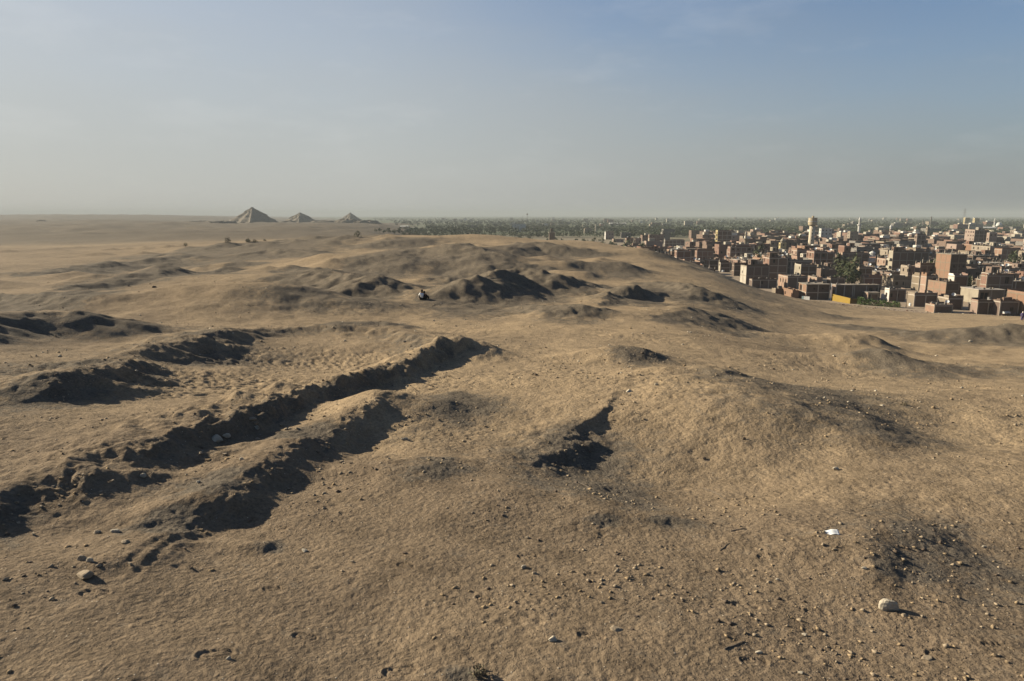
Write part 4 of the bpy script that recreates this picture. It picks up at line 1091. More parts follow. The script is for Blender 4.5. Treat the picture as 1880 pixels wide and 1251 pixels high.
gz = ground_arrays(cx_, cy2)[0].reshape(cx_.shape).max(1)
TREE_GAPS = [(1532,1572,262,330),(1385,1405,330,420),(1706,1726,285,330),(1855,1885,330,400),(1776,1796,240,262),(1566,1660,196,229),(1400,1430,224,245),(1716,1760,190,196)]
town = []
for (x, y, w, d), g in zip(cand, gz):
    if g > -.2: continue
    uu, vv = proj(x+w/2, y, 0)
    if uu < 1135 or uu > 2010: continue
    if y > 560 and FR.random() < .12+(y-560)/420: continue
    if uu < 1300 and y > 500 and FR.random() < .82: continue
    if any(a < uu < b and c < y < e for a, b, c, e in TREE_GAPS): continue
    if footprint_hit(x, y, w, d): continue
    fl = FR.choice((1, 1, 1, 2, 2)) if y < 300 else FR.choice((1, 1, 2, 2, 2, 3)) if y < 480 else FR.choice((1, 2, 2, 3, 3))
    h = fl*FR.uniform(2.8, 3.2)
    u0 = proj(x, y+d, 0)[0]; u1 = proj(x+w, y, 0)[0]
    for H in HOUSES:                                   # low in front of the landmark houses
        if H[1] > y and u1 > H[5] and u0 < H[6]:
            vb = proj(H[0], H[1], H[4]*.35)[1] if H[4] > 6 else proj(H[0], H[1], H[4]*.15)[1]
            while fl > 0 and proj(x, y, h+.8)[1] < vb: fl -= 1; h = fl*3.0
        if fl <= 0: break
    for H in KEEP:
        if fl > 0 and H[1] > y and u1 > H[5] and u0 < H[6]:
            while fl > 0 and proj(x, y, h+.8)[1] < proj(H[0], H[1], H[4]*H[8])[1]: fl -= 1; h = fl*3.0
    if fl <= 0: continue
    town.append((x, y, w, d, h, fl, uu, g))
town.sort(key=lambda t: t[1])
N_THINGS = max(0, 296-len(HOUSES))
LAND = [(1491, 425, 'water tower'), (1748, 495, 'concrete grid tower house'), (1672, 475, 'broad windowless block'), (1392, 500, 'blank dark house'), (1438, 450, 'yellow domed house'),
        (1571, 473, 'broad brown block'), (1329, 432, 'peach apartment house'), (1205, 440, 'leftmost brick block'), (1518, 427, 'white four-storey building'), (1636, 424, 'banded minaret'),
        (1794, 433, 'five-storey block'), (1850, 462, 'orange row house'), (1604, 474, 'white minaret stump'), (1553, 490, 'palm clump'), (1548, 553, 'yellow wall'), (1610, 558, 'hedge'),
        (1838, 515, 'dark shaft house'), (1485, 495, 'house with the cream gable'), (1361, 465, 'concrete grid block'), (1690, 445, 'dark tower block'), (1568, 432, 'tan apartment block'),
        (1502, 537, 'two window slab house'), (1732, 525, 'five panel house'), (1370, 435, 'thin tan minaret'), (1240, 447, 'long grey walled building'), (1295, 467, 'low red end-wall house'), (1705, 423, 'slender tan tower'), (1823, 432, 'pink block')]
NUM = ['', 'one-storey', 'two-storey', 'three-storey', 'four-storey', 'five-storey']
used_labels = {}
def town_label(uu, vv, col, fl, feat, wide):
    dd = sorted(LAND, key=lambda L: (L[0]-uu)**2+(2.2*(L[1]-vv))**2)
    def rel(L):
        du, dv = uu-L[0], vv-L[1]
        if abs(dv)*1.3 > abs(du): return 'below' if dv > 0 else 'above'
        return 'right of' if du > 0 else 'left of'
    w = 'wide ' if wide > 10.5 else 'narrow ' if wide < 7.3 else ''
    opts = ['%s %s house %s the %s' % (NUM[fl], col, rel(dd[0]), dd[0][2]),
            '%s%s %s house %s the %s' % (w, NUM[fl], col, rel(dd[0]), dd[0][2]),
            '%s %s house %s, %s the %s' % (NUM[fl], col, feat, rel(dd[0]), dd[0][2]),
            '%s%s %s house %s, %s the %s' % (w, NUM[fl], col, feat, rel(dd[0]), dd[0][2])]
    for k in (1, 2, 3, 4):
        opts.append('%s %s house %s the %s and %s the %s' % (NUM[fl], col, rel(dd[0]), dd[0][2], rel(dd[k]), dd[k][2]))
    for o in opts:
        if o not in used_labels and len(o.split()) <= 16: used_labels[o] = 1; return o
    return opts[0]
BRK = ['brick_red']*5+['brick_brown']*7+['brick_dark_shaded']*4+['brick_orange']*2+['plaster_tan', 'plaster_grey', 'plaster_grey', 'plaster_tan']
for i, (x, y, w, d, h, fl, uu, g) in enumerate(town[:N_THINGS]):
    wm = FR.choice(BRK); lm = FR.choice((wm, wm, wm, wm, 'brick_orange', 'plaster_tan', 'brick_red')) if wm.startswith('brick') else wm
    room = FR.random() < .35; dish = FR.choice((0, 0, 0, 1, 1)); stubs = FR.random() < .3; par = FR.choice((0, .4, .7, .9, .9))
    feat = 'with a roof room' if room else 'with a roof dish' if dish else 'with bare column stubs' if stubs else 'with a pale slab roof' if par == 0 else 'with a low parapet'
    vv = proj(x, y, h*.6)[1]
    r = house(x, y, w, d, h, fl, wm, lm, FR.random() < .75, math.radians(FR.uniform(-5, 4)), 1000+i, par, .6, .5, dish, room, FR.uniform(.6, 2.2), stubs, None, 'roof', detail=(y < 300))
    tag(r, town_label(uu, vv, COLWORD[wm], fl, feat, w), 'house', 'houses of the town')
# houses farther off, too many and too small to count
def far_town(lst):
    names = ['brick_red', 'brick_brown', 'brick_dark_shaded', 'plaster_tan', 'plaster_cream', 'plaster_white', 'plaster_grey', 'plaster_pink', 'plaster_yellow', 'roof', 'dark', 'concrete']
    mb = MB(); R_ = random.Random(9)
    def one(x, y, w, d, h, fl, mi):
        mb.box(x, x+w, y, y+d, -1, h, mi)
        t = .3; hp = h+R_.uniform(.3, 1.0)
        mb.box(x+.4, x+w-.4, y+.4, y+d-.4, h, h+.05, 9)
        mb.box(x, x+w, y, y+t, h, hp, mi); mb.box(x, x+t, y+t, y+d, h, hp, mi); mb.box(x+w-t, x+w, y+t, y+d, h, hp, mi)
        if R_.random() < .4:
            rw = w*.35; rx = x+R_.uniform(.5, w*.5); mb.box(rx, rx+rw, y+d*.3, y+d*.7, h+.05, h+2.4, R_.choice((mi, 4, 5)))
        fh = h/fl; n = max(1, int(w/3.2)); nd = max(1, int(d/3.2))
        for f in range(fl):
            for k in range(n):
                if R_.random() < .45:
                    a = x+w*(k+.5)/n-.5; z = f*fh+1
                    mb.quad((a, y-.03, z), (a+1, y-.03, z), (a+1, y-.03, z+1.2), (a, y-.03, z+1.2), 10)
            for k in range(nd):
                if R_.random() < .4:
                    a = y+d*(k+.5)/nd-.5; z = f*fh+1
                    mb.quad((x-.03, a+1, z), (x-.03, a, z), (x-.03, a, z+1.2), (x-.03, a+1, z+1.2), 10)
    for x, y, w, d, h, fl, uu, g in lst:
        one(x, y, w, d, h, fl, R_.choice((0, 0, 0, 1, 1, 1, 1, 1, 2, 2, 2, 3, 6, 6, 4, 7)))
    # pale villages scattered in the green plain to the horizon
    for _ in range(150):
        Y = math.exp(R_.uniform(math.log(900), math.log(5200))); s = R_.uniform(-.10, .86)
        if s < .1 and Y < 1150: continue
        s += .03*math.sin(Y/90.0)
        fl = R_.choice((1, 2, 2, 3, 4)); one(s*Y, Y, R_.uniform(8, 24), R_.uniform(8, 16), fl*3.1, fl, R_.choice((0, 1, 1, 3, 3, 4, 4, 5, 6, 6)))
    o = mb.build('far_houses', [M[n] for n in names]); tag(o, 'distant brick and pale houses merging into the green plain', 'houses', kind='stuff')
far_town(town[N_THINGS:])
print('TOWN', len(HOUSES), len(town))
# ------------------------------------------------------------------ trees
def leaf_mat(name, c1, c2):
    m, nt, b = new_mat(name)
    geo = N(nt, 'ShaderNodeNewGeometry'); oi = N(nt, 'ShaderNodeObjectInfo')
    c = mixc(nt, geo.outputs['Random Per Island'], c1, c2)
    h = N(nt, 'ShaderNodeHueSaturation'); nt.links.new(math_(nt, 'ADD', math_(nt, 'MULTIPLY', oi.outputs['Random'], .5), .75), h.inputs['Value'])
    nt.links.new(c, h.inputs['Color']); nt.links.new(h.outputs[0], b.inputs['Base Color'])
    b.inputs['Roughness'].default_value = .7
    return m
M['leaf'] = leaf_mat('leaves', (.028, .040, .017), (.050, .059, .026))
M['palm'] = leaf_mat('palm_fronds', (.050, .060, .030), (.085, .085, .045))
M['bark'] = wall_mat('bark', (.13, .10, .07), (.09, .07, .05), 2)
M['scrub'] = leaf_mat('dry_scrub', (.055, .050, .030), (.085, .070, .045))

def rnd_quad(mb, c, s, R_, up=.3):
    a = Vector((R_.gauss(0, 1), R_.gauss(0, 1), R_.gauss(0, up)+.0)).normalized()
    n = Vector((R_.gauss(0, 1), R_.gauss(0, 1), R_.gauss(.5, 1))); b = a.cross(n)
    if b.length < 1e-3: b = Vector((0, 0, 1))
    b.normalize(); c = Vector(c); a *= s; b *= s*R_.uniform(.45, .8)
    mb.quad(tuple(c-a*.5-b*.5), tuple(c+a*.55-b*.35), tuple(c+a*.5+b*.5), tuple(c-a*.4+b*.45))

def broadleaf(seed, H, Rad):
    R_ = random.Random(seed); tr = MB(); lf = MB()
    pts = [(0, 0, -.6), (R_.uniform(-.1, .1), R_.uniform(-.1, .1), H*.2), (R_.uniform(-.2, .2), R_.uniform(-.2, .2), H*.42)]
    tr.tube(pts, [.24, .19, .14], 7)
    for k in range(13):
        a = k*2.4+R_.uniform(-.4, .4); q = R_.uniform(.25, 1.0); zc = H*R_.uniform(.42, .86)
        rr = Rad*q*(1-.45*max(0, (zc/H-.6)/.3))
        c = (math.cos(a)*rr, math.sin(a)*rr, zc)
        tr.tube([pts[-1], ((c[0]+pts[-1][0])*.5, (c[1]+pts[-1][1])*.5, (c[2]+pts[-1][2])*.45+.3), c], [.09, .06, .03], 4)
        cr = Rad*R_.uniform(.28, .46)
        for _ in range(26):
            d = Vector((R_.gauss(0, 1), R_.gauss(0, 1), R_.gauss(0, .8))); d.normalize(); d *= cr*R_.random()**.4
            rnd_quad(lf, (c[0]+d.x, c[1]+d.y, c[2]+d.z), R_.uniform(.35, .75), R_)
    return tr.mesh('trunk', M['bark']), lf.mesh('crown', M['leaf'])
def palm(seed, H):
    R_ = random.Random(seed); tr = MB(); lf = MB()
    bx, by = R_.uniform(-.7, .7), R_.uniform(-.7, .7)
    tr.tube([(0, 0, -.6), (bx*.2, by*.2, H*.35), (bx*.6, by*.6, H*.7), (bx, by, H)], [.30, .22, .20, .22], 7)
    for k in range(22):
        a = k*2.399+R_.uniform(-.2, .2); el = R_.uniform(-.35, 1.25); L = R_.uniform(2.3, 3.2)
        p = Vector((bx, by, H)); d = Vector((math.cos(a)*math.cos(el), math.sin(a)*math.cos(el), math.sin(el)))
        side = Vector((-math.sin(a), math.cos(a), 0)); prev = None
        for s in range(6):
            t = s/5; w = .42*math.sin(math.pi*(.12+.86*t))+.03
            sag = Vector((0, 0, -.22*w-.0))
            ring = (p-side*w+sag*1.2, p.copy(), p+side*w+sag*1.2)
            if prev:
                lf.quad(tuple(prev[0]), tuple(prev[1]), tuple(ring[1]), tuple(ring[0])); lf.quad(tuple(prev[1]), tuple(prev[2]), tuple(ring[2]), tuple(ring[1]))
            prev = ring
            p = p+d*(L/5); d = (d+Vector((0, 0, -.26))).normalized()
    return tr.mesh('trunk', M['bark']), lf.mesh('crown', M['palm'])
BROAD = [broadleaf(s, h, r) for s, h, r in ((1, 6.5, 2.6), (2, 7.5, 3.0), (3, 5.2, 2.4), (4, 8.2, 3.2))]
PALMS = [palm(s, h) for s, h in ((11, 7.0), (12, 8.6), (13, 5.6))]
TR = random.Random(21)
def plant(x, y, z, kind, label, group, sc=1.0):
    tm, cm = TR.choice(PALMS if kind == 'palm' else BROAD)
    root = empty('palm_tree' if kind == 'palm' else 'tree', (x, y, z), TR.uniform(0, 6.28)); s = sc*TR.uniform(.85, 1.15)
    root.scale = (s, s, s*TR.uniform(.9, 1.1))
    link('trunk', tm, None, root); link('crown', cm, None, root)
    tag(root, label, 'palm tree' if kind == 'palm' else 'tree', group)
def clump(u0, u1, y0, y1, n, pk, lp, lt, group, sc=1.0):
    for k in range(n):
        Y = TR.uniform(y0, y1); u = TR.uniform(u0, u1); x = atY(u, 480, Y)[0]
        if footprint_hit(x-1, Y-1, 2, 2, .3): continue
        z = min(0.0, 0.0); pa = TR.random() < pk
        plant(x, Y, z, 'palm' if pa else 'broad', lp if pa else lt, group, sc)
clump(1532, 1572, 264, 328, 16, .6, 'palm with drooping fronds in the clump among the brick houses', 'dark leafy tree in the palm clump among the brick houses', 'trees of the palm clump')
clump(1556, 1574, 262, 275, 4, 0, '', 'low dark green tree at the front of the palm clump', 'front trees of the palm clump', .8)
clump(1385, 1405, 335, 418, 7, .4, 'palm left of the yellow domed house', 'leafy tree left of the yellow domed house', 'trees left of the yellow domed house')
clump(1706, 1727, 287, 330, 6, .2, 'palm beside the concrete grid tower house', 'dark tree left of the concrete grid tower house', 'trees by the tower house')
clump(1855, 1886, 335, 398, 8, .3, 'palm by the orange row house', 'green tree below the orange row house', 'trees by the row house')
clump(1777, 1796, 242, 262, 5, 0, '', 'low dark tree between tower house and dark shaft house', 'trees right of the tower house', .75)
clump(1745, 1775, 460, 560, 10, .5, 'palm in the upper town left of the five-storey block', 'tree in the upper town left of the five-storey block', 'trees of the upper town')
clump(1420, 1475, 560, 700, 12, .5, 'palm in the upper town left of the water tower', 'tree in the upper town left of the water tower', 'trees left of the water tower')
clump(1140, 1190, 455, 540, 12, .3, 'palm at the left end of the town', 'tree at the left end of the town', 'trees at the town end')
# the grove behind the desert crest: nearest row as single trees
for k in range(110):
    u = TR.uniform(770, 1135); Y = TR.uniform(690, 860) if u < 1020 else TR.uniform(570, 760); x = atY(u, 430, Y)[0]
    plant(x, Y, min(0, ground_z(x, Y)) if ground_z(x, Y) < 2 else ground_z(x, Y), 'palm' if TR.random() < .3 else 'broad', '', 'trees of the grove', 1.05)
for o in COL.objects:
    if o.get('group') == 'trees of the grove' and not o.get('label'):
        o['label'] = 'palm in the green grove behind the desert crest' if o.name.startswith('palm') else 'leafy tree in the green grove behind the desert crest'
for u, Y, s in ((690, 760, .6), (697, 770, .8), (705, 765, .9), (714, 760, 1.0), (724, 780, 1.1), (733, 770, 1.2), (743, 760, 1.2), (752, 775, 1.0), (762, 770, 1.1), (772, 760, 1.1), (781, 780, 1.2), (740, 800, 1.1), (765, 810, 1.1)):
    x = atY(u, 425, Y)[0]; plant(x, Y, ground_z(x, Y), 'broad', 'tree in the row at the left tip of the grove', 'trees at the grove tip', s)

ORD = ['first', 'second', 'third', 'fourth', 'fifth', 'sixth', 'seventh', 'eighth', 'ninth', 'tenth', 'eleventh', 'twelfth', 'thirteenth', 'fourteenth', 'fifteenth', 'sixteenth']
_by = {}
for o in COL.objects:
    if o.get('category') in ('tree', 'palm tree') and o.get('group') != 'trees of the grove': _by.setdefault(o['label'], []).append(o)
for lab, os_ in _by.items():
    if len(os_) > 1:
        os_.sort(key=lambda o: o.location.x/o.location.y)
        for k, o in enumerate(os_): o['label'] = lab+', '+ORD[k]+' from the left'

def far_wood():
    R_ = random.Random(31); mb = MB()
    n = 0
    while n < 11000:
        v = 397.2+40*R_.random()**.95; Y = CAM_Z/math.tan(PITCH-math.atan((625.5-v)/FPX))
        if Y > 9000 or Y < 600: continue
        
        s = R_.uniform(-.20, .90); x = s*Y
        if Y < 1250 and s < -.135-.00006*(Y-700): continue
        if 1250 <= Y < 1800 and s < -.125: continue
        if s < -.17 and Y < 3000: continue
        if 1250 < Y < 1800 and -.19 < s < -.135: continue
        dens = 1.0
        if s > .16 and Y < 640: dens = .12
        elif s > .16 and Y < 800: dens = .45
        elif s > .12: dens = .9
        if R_.random() > dens: continue
        if math.sin(x/170+3*math.sin(Y/260))*math.sin(Y/210+x/400) > .55 and Y > 900: continue
        n += 1
        k = 20 if Y < 1100 else 14 if Y < 1700 else 9
        H = R_.uniform(4.5, 9); rad = R_.uniform(2.0, 3.6)*(1 if Y < 1500 else 1.5 if Y < 3000 else 2.6)
        sz = 1.3 if Y < 1000 else 1.8 if Y < 1800 else 3.2
        for _ in range(k):
            a = R_.uniform(0, 6.283); q = R_.random()**.6
            zc = H*R_.uniform(.25, 1.0)
            rnd_quad(mb, (x+math.cos(a)*rad*q*(1.25-zc/H*.6), Y+math.sin(a)*rad*q, zc), sz*R_.uniform(.7, 1.3), R_)
    o = mb.build('far_wood', M['leaf']); tag(o, 'dense far-off palm and tree cover of the green valley', 'trees', kind='stuff')
far_wood()

# scrub on the desert crest
def bush(u, v, w, h, label, m='scrub', n=150, seed=3, name='desert_bush', y=None, group='dry bushes on the desert'):
    R_ = random.Random(seed)
    x, y_ = at(u, v, 0, gsurf) if y is None else (atY(u, v, y)[0], y)
    z = ground_z(x, y_)
    root = empty(name, (x, y_, z)); st = MB(); lf = MB()
    for k in range(9):
        a = R_.uniform(0, 6.28); st.tube([(0, 0, -.1), (math.cos(a)*w*.25, math.sin(a)*w*.2, h*R_.uniform(.4, .8))], [.02*w+.004, .008*w+.002], 4)
    for _ in range(n):
        a = R_.uniform(0, 6.28); q = R_.random()**.5*(.75+.25*math.sin(3*a+seed)); zz = h*R_.random()**.8*(1.1-.7*q)
        rnd_quad(lf, (math.cos(a)*w*.5*q, math.sin(a)*w*.42*q, zz), max(.09*w, .02)*R_.uniform(.6, 1.4), R_)
    tag(st.build('stems', M['bark'], root), kind='stuff'); lf.build('foliage', M[m], root)
    tag(root, label, 'bush', group)
bush(341, 453, 2.4, 1.9, 'small round dark bush alone on the left crest', 'leaf', 160, 4)
bush(418, 446, 3.0, 2.6, 'thin upright bush on the dark mound left of the pyramids', 'scrub', 160, 5)
bush(456, 445, 3.2, 1.6, 'left one of three low bushes below the largest pyramid', 'leaf', 170, 6)
bush(468, 445, 2.4, 1.3, 'middle one of three low bushes below the largest pyramid', 'leaf', 150, 7)
bush(486, 443, 2.0, 1.1, 'right one of three low bushes below the largest pyramid', 'leaf', 130, 8)
bush(657, 435, 3.4, 2.4, 'lone dark shrub below the pointed pyramid', 'leaf', 150, 9)
bush(880, 1240, .24, .12, 'dark dry tuft at the very bottom of the foreground', 'scrub', 130, 10)
bush(1660, 744, .30, .10, 'tiny dark dry tuft on the bare sand at right', 'scrub', 60, 11)
# ------------------------------------------------------------------ stones
def ico(sub):
    t = (1+5**.5)/2
    v = [Vector(p).normalized() for p in ((-1,t,0),(1,t,0),(-1,-t,0),(1,-t,0),(0,-1,t),(0,1,t),(0,-1,-t),(0,1,-t),(t,0,-1),(t,0,1),(-t,0,-1),(-t,0,1))]
    f = [(0,11,5),(0,5,1),(0,1,7),(0,7,10),(0,10,11),(1,5,9),(5,11,4),(11,10,2),(10,7,6),(7,1,8),(3,9,4),(3,4,2),(3,2,6),(3,6,8),(3,8,9),(4,9,5),(2,4,11),(6,2,10),(8,6,7),(9,8,1)]
    for _ in range(sub):
        c = {}; g = []
        def mid(a, b):
            k = (min(a, b), max(a, b))
            if k not in c: c[k] = len(v); v.append(((v[a]+v[b])/2).normalized())
            return c[k]
        for a, b, d in f:
            x, y, z = mid(a, b), mid(b, d), mid(d, a); g += [(a, x, z), (b, y, x), (d, z, y), (x, y, z)]
        f = g
    return v, f
def rock_mesh(seed, sub=2):
    R_ = random.Random(seed); v, f = ico(sub)
    pl = [(Vector((R_.gauss(0, 1), R_.gauss(0, 1), R_.gauss(0, 1))).normalized(), R_.uniform(.45, .85)) for _ in range(11)]
    out = []
    for p in v:
        r = 1.0
        for n, d in pl:
            k = n.dot(p)
            if k > 1e-3: r = min(r, d/k)
        r *= 1+R_.uniform(-.035, .035)
        out.append(tuple(p*r))
    me = bpy.data.meshes.new('stone'); me.from_pydata(out, [], f); me.update(); return me
def stone_material(name, c1, c2):
    m, nt, b = new_mat(name)
    tc = N(nt, 'ShaderNodeTexCoord'); pos = tc.outputs['Object']
    c = mixc(nt, ramp(nt, noise(nt, pos, 2.2, 6, .65), [(.3, 0), (.7, 1)]), c1, c2)
    nt.links.new(c, b.inputs['Base Color'])
    bp = N(nt, 'ShaderNodeBump'); bp.inputs['Strength'].default_value = .4; bp.inputs['Distance'].default_value = .1
    nt.links.new(noise(nt, pos, 6, 6, .7), bp.inputs['Height']); nt.links.new(bp.outputs[0], b.inputs['Normal'])
    return m
M['stone_pale'] = stone_material('pale_limestone_block', (.40, .35, .27), (.28, .24, .18))
M['stone_tan'] = stone_material('tan_limestone', (.28, .22, .15), (.19, .15, .105))
M['stone_dark'] = stone_material('dark_brown_stone', (.12, .09, .065), (.08, .06, .045))
ROCKS = {k: [rock_mesh(100*i+j) for j in range(5)] for i, k in enumerate(('stone_pale', 'stone_tan', 'stone_dark'))}
for k in ROCKS:
    for me in ROCKS[k]: me.materials.append(M[k])
SR = random.Random(4)
def stone(u, v, wpx, hratio, m, label, ry=.7):
    x, y = at(u, v, 0, gsurf)
    w = wpx/FPX*y*1.04
    o = link('stone', SR.choice(ROCKS[m]), None, None, (x, y, ground_z(x, y)+w*hratio*.22), (SR.uniform(-.15, .15), SR.uniform(-.15, .15), SR.uniform(-.5, .5)), (w*.5/.8, w*.5*ry/.8, w*.5*hratio/.8))
    tag(o, label, 'stone', 'stones lying on the sand')
STN = [
 (1632,1118,34,.75,'stone_pale','largest pale rounded stone in the right foreground, casting a shadow'),
 (1660,1131,13,.5,'stone_tan','small flat stone touching the large right foreground stone'),
 (1015,1176,17,.65,'stone_pale','pale angular stone at bottom centre with a dark shadow'),
 (962,1043,10,.9,'stone_pale','small upright pale chip above the bottom centre footprints'),
 (981,1054,11,.5,'stone_tan','greenish tan flat stone right of the upright pale chip'),
 (968,988,10,.6,'stone_tan','pinkish small stone on the bare sand above the foreground footprints'),
 (1104,1107,9,.5,'stone_tan','dark edged small stone in the middle of the foreground'),
 (1168,1132,9,.4,'stone_dark','flat dark stone right of the small dark edged one'),
 (1160,1156,8,.4,'stone_dark','dark stone just below the flat dark one'),
 (1130,1156,24,.25,'stone_tan','long reddish sliver of stone in the bottom foreground'),
 (1392,1199,14,.45,'stone_pale','slender white bone-like chip lying at bottom right of centre'),
 (1477,1166,10,.45,'stone_pale','little pale splinter between the white chip and the large stone'),
 (1586,1044,11,.4,'stone_pale','pale elongated chip below the gravelly dark patch'),
 (1807,1005,8,.6,'stone_pale','small white stone near the right edge casting a shadow'),
 (1428,1065,7,.6,'stone_pale','tiny pale stone on the slope right of the footprint'),
 (1700,1210,26,.25,'stone_tan','flat half-buried slab below the large right stone'),
 (1470,1236,11,.4,'stone_pale','pale oval pebble close to the bottom edge'),
 (158,1059,36,.5,'stone_tan','flat angular slab in the lower left foreground'),
 (166,1031,13,.8,'stone_pale','upright pale block above the lower left slab'),
 (150,1027,17,.6,'stone_tan','brown broken block left of the upright pale block'),
 (181,1040,11,.5,'stone_tan','grey block right of the upright pale block'),
 (214,977,17,.45,'stone_pale','pale slab on the lit flank at left, right of a flat tan one'),
 (178,978,15,.4,'stone_tan','flat tan stone left of the pale slab on the flank'),
 (231,996,20,.4,'stone_tan','crumbled tan slab below the pale slab on the flank'),
 (263,876,11,.9,'stone_pale','upright pale stone at the foot of the lower left bank'),
 (365,887,8,.8,'stone_pale','small white stone on the second bank crest'),
 (444,845,9,.8,'stone_pale','round pale stone on the lit end of the second bank'),
 (397,809,24,.55,'stone_pale','largest pale block lying in the shaded trench'),
 (416,803,13,.8,'stone_pale','second pale block touching the largest one in the trench'),
 (463,770,14,.4,'stone_tan','topmost of the four stones in a row in the trench'),
 (469,778,12,.5,'stone_tan','second of the four stones in a row in the trench'),
 (472,787,11,.7,'stone_pale','third of the four stones in a row in the trench'),
 (473,807,11,.5,'stone_tan','lowest of the four stones in a row in the trench'),
 (526,789,11,.5,'stone_tan','left stone of the pair in the trench middle'),
 (533,789,6,.8,'stone_pale','right stone of the pair in the trench middle'),
 (546,788,8,.5,'stone_tan','flat stone alone right of the trench pair'),
 (414,835,10,.5,'stone_tan','stone at the dark lower end of the trench'),
 (369,833,9,.5,'stone_tan','stone left of the one at the lower trench end'),
 (742,808,12,.6,'stone_pale','pale stone on the sand right of the second bank'),
 (743,628,5,.7,'stone_pale','white speck of stone on the far rim of the basin'),
 (628,850,9,.9,'stone_tan','rounded stone in the shaded hollow of the second bank'),
 (560,1012,13,.4,'stone_pale','pale flat chip in the foreground left of centre'),
 (744,1016,9,.6,'stone_dark','pyramid shaped dark pebble left of the centre foreground'),
 (647,1032,8,.6,'stone_tan','small tan pebble left of the dark pyramid shaped one'),
 (420,1210,10,.7,'stone_pale','white pebble beside the bottom left footprint'),
 (1206,708,7,.8,'stone_pale','white round stone on the hump right of the centre'),
 (1155,720,14,.5,'stone_pale','white and black stones heap at the top of the near hollow'),
 (1534,863,12,.6,'stone_pale','pale rounded stone on the right slope under the gravel fan'),
 (1782,628,6,.7,'stone_pale','pale stone inside the right hand hollow'),
 (1765,713,7,.5,'stone_pale','upper of two pale stones on the right slope'),
 (1777,718,7,.5,'stone_tan','lower of two pale stones on the right slope'),
 (1710,779,6,.7,'stone_tan','single tan stone in the wide right dip'),
 (1523,819,6,.6,'stone_tan','small tan stone above the pale rounded one'),
 (1366,807,6,.9,'stone_dark','dark pebble on the lit wall of the near hollow'),
 (1293,843,6,.8,'stone_dark','dark pebble on the floor of the near hollow'),
 (236,526,5,.7,'stone_tan','stone on the open slope far left'),
 (283,528,7,.5,'stone_dark','dark low stone on the open slope far left'),
 (797,590,4,.8,'stone_pale','white stone on the rubble left of centre, behind the basin'),
 (855,588,4,.7,'stone_pale','second white stone right of the one behind the basin'),
]
for a in STN: stone(*a)

# grit, potsherds and small chips
def scatter(name, label, n, r0, r1, s0, s1, mats, seed, bias):
    rg = np.random.RandomState(seed)
    th = np.radians(rg.uniform(-42, 42, n*3)); rr = r0*(r1/r0)**(rg.rand(n*3)**bias)
    x = rr*np.sin(th); y = rr*np.cos(th)
    keep = perlin(x/2.2, y/2.2, 301)+perlin(x/9, y/9, 302)*.8+rg.rand(len(x))*.8 > .62
    z, rub = ground_arrays(x, y)
    keep |= rg.rand(len(x)) < rub*.2
    idx = np.nonzero(keep)[0][:n]; x, y, z = x[idx], y[idx], z[idx]; n = len(idx)
    base = np.array([(1,0,0),(-.2,.9,0),(-.9,-.1,0),(.1,-1,0),(.15,.1,.75),(-.1,-.1,-.6)])
    F = np.array([(0,1,4),(1,2,4),(2,3,4),(3,0,4),(1,0,5),(2,1,5),(3,2,5),(0,3,5)])
    s = s0*(s1/s0)**(rg.rand(n)**3.0)*(rr[idx]/r0)**.30
    V = base[None]*(1+rg.uniform(-.35, .35, (n, 6, 3)))
    V[:, :, 1] *= rg.uniform(.45, 1, (n, 1)); V[:, :, 2] *= rg.uniform(.4, .95, (n, 1))
    a = rg.uniform(0, 6.283, n); c, si = np.cos(a)[:, None], np.sin(a)[:, None]
    X = (V[:, :, 0]*c-V[:, :, 1]*si)*s[:, None]+x[:, None]; Y = (V[:, :, 0]*si+V[:, :, 1]*c)*s[:, None]+y[:, None]; Z = V[:, :, 2]*s[:, None]+z[:, None]+s[:, None]*.18
    co = np.stack([X, Y, Z], -1).reshape(-1, 3).astype(np.float32)
    fi = (F[None]+(np.arange(n)*6)[:, None, None]).reshape(-1)
    me = bpy.data.meshes.new(name); me.vertices.add(len(co)); me.vertices.foreach_set('co', co.ravel())
    me.loops.add(len(fi)); me.loops.foreach_set('vertex_index', fi.astype(np.int32))
    me.polygons.add(len(fi)//3); me.polygons.foreach_set('loop_start', (np.arange(len(fi)//3)*3).astype(np.int32))
    for m in mats: me.materials.append(M[m])
    mi = np.repeat(rg.choice(len(mats), n), 8).astype(np.int32); me.polygons.foreach_set('material_index', mi)
    me.update(calc_edges=True)
    tag(link(name, me), label, 'gravel', kind='stuff')
scatter('grit', 'fine grit and chips strewn over the sand', 9000, 4.5, 34, .006, .042, ['stone_tan', 'sand', 'sand', 'sand', 'stone_dark', 'stone_tan'], 5, .8)
scatter('rubble_field', 'scattered rubble on the desert slopes farther off', 5200, 22, 240, .02, .09, ['stone_tan', 'sand', 'stone_dark', 'sand', 'stone_pale'], 6, 1.0)

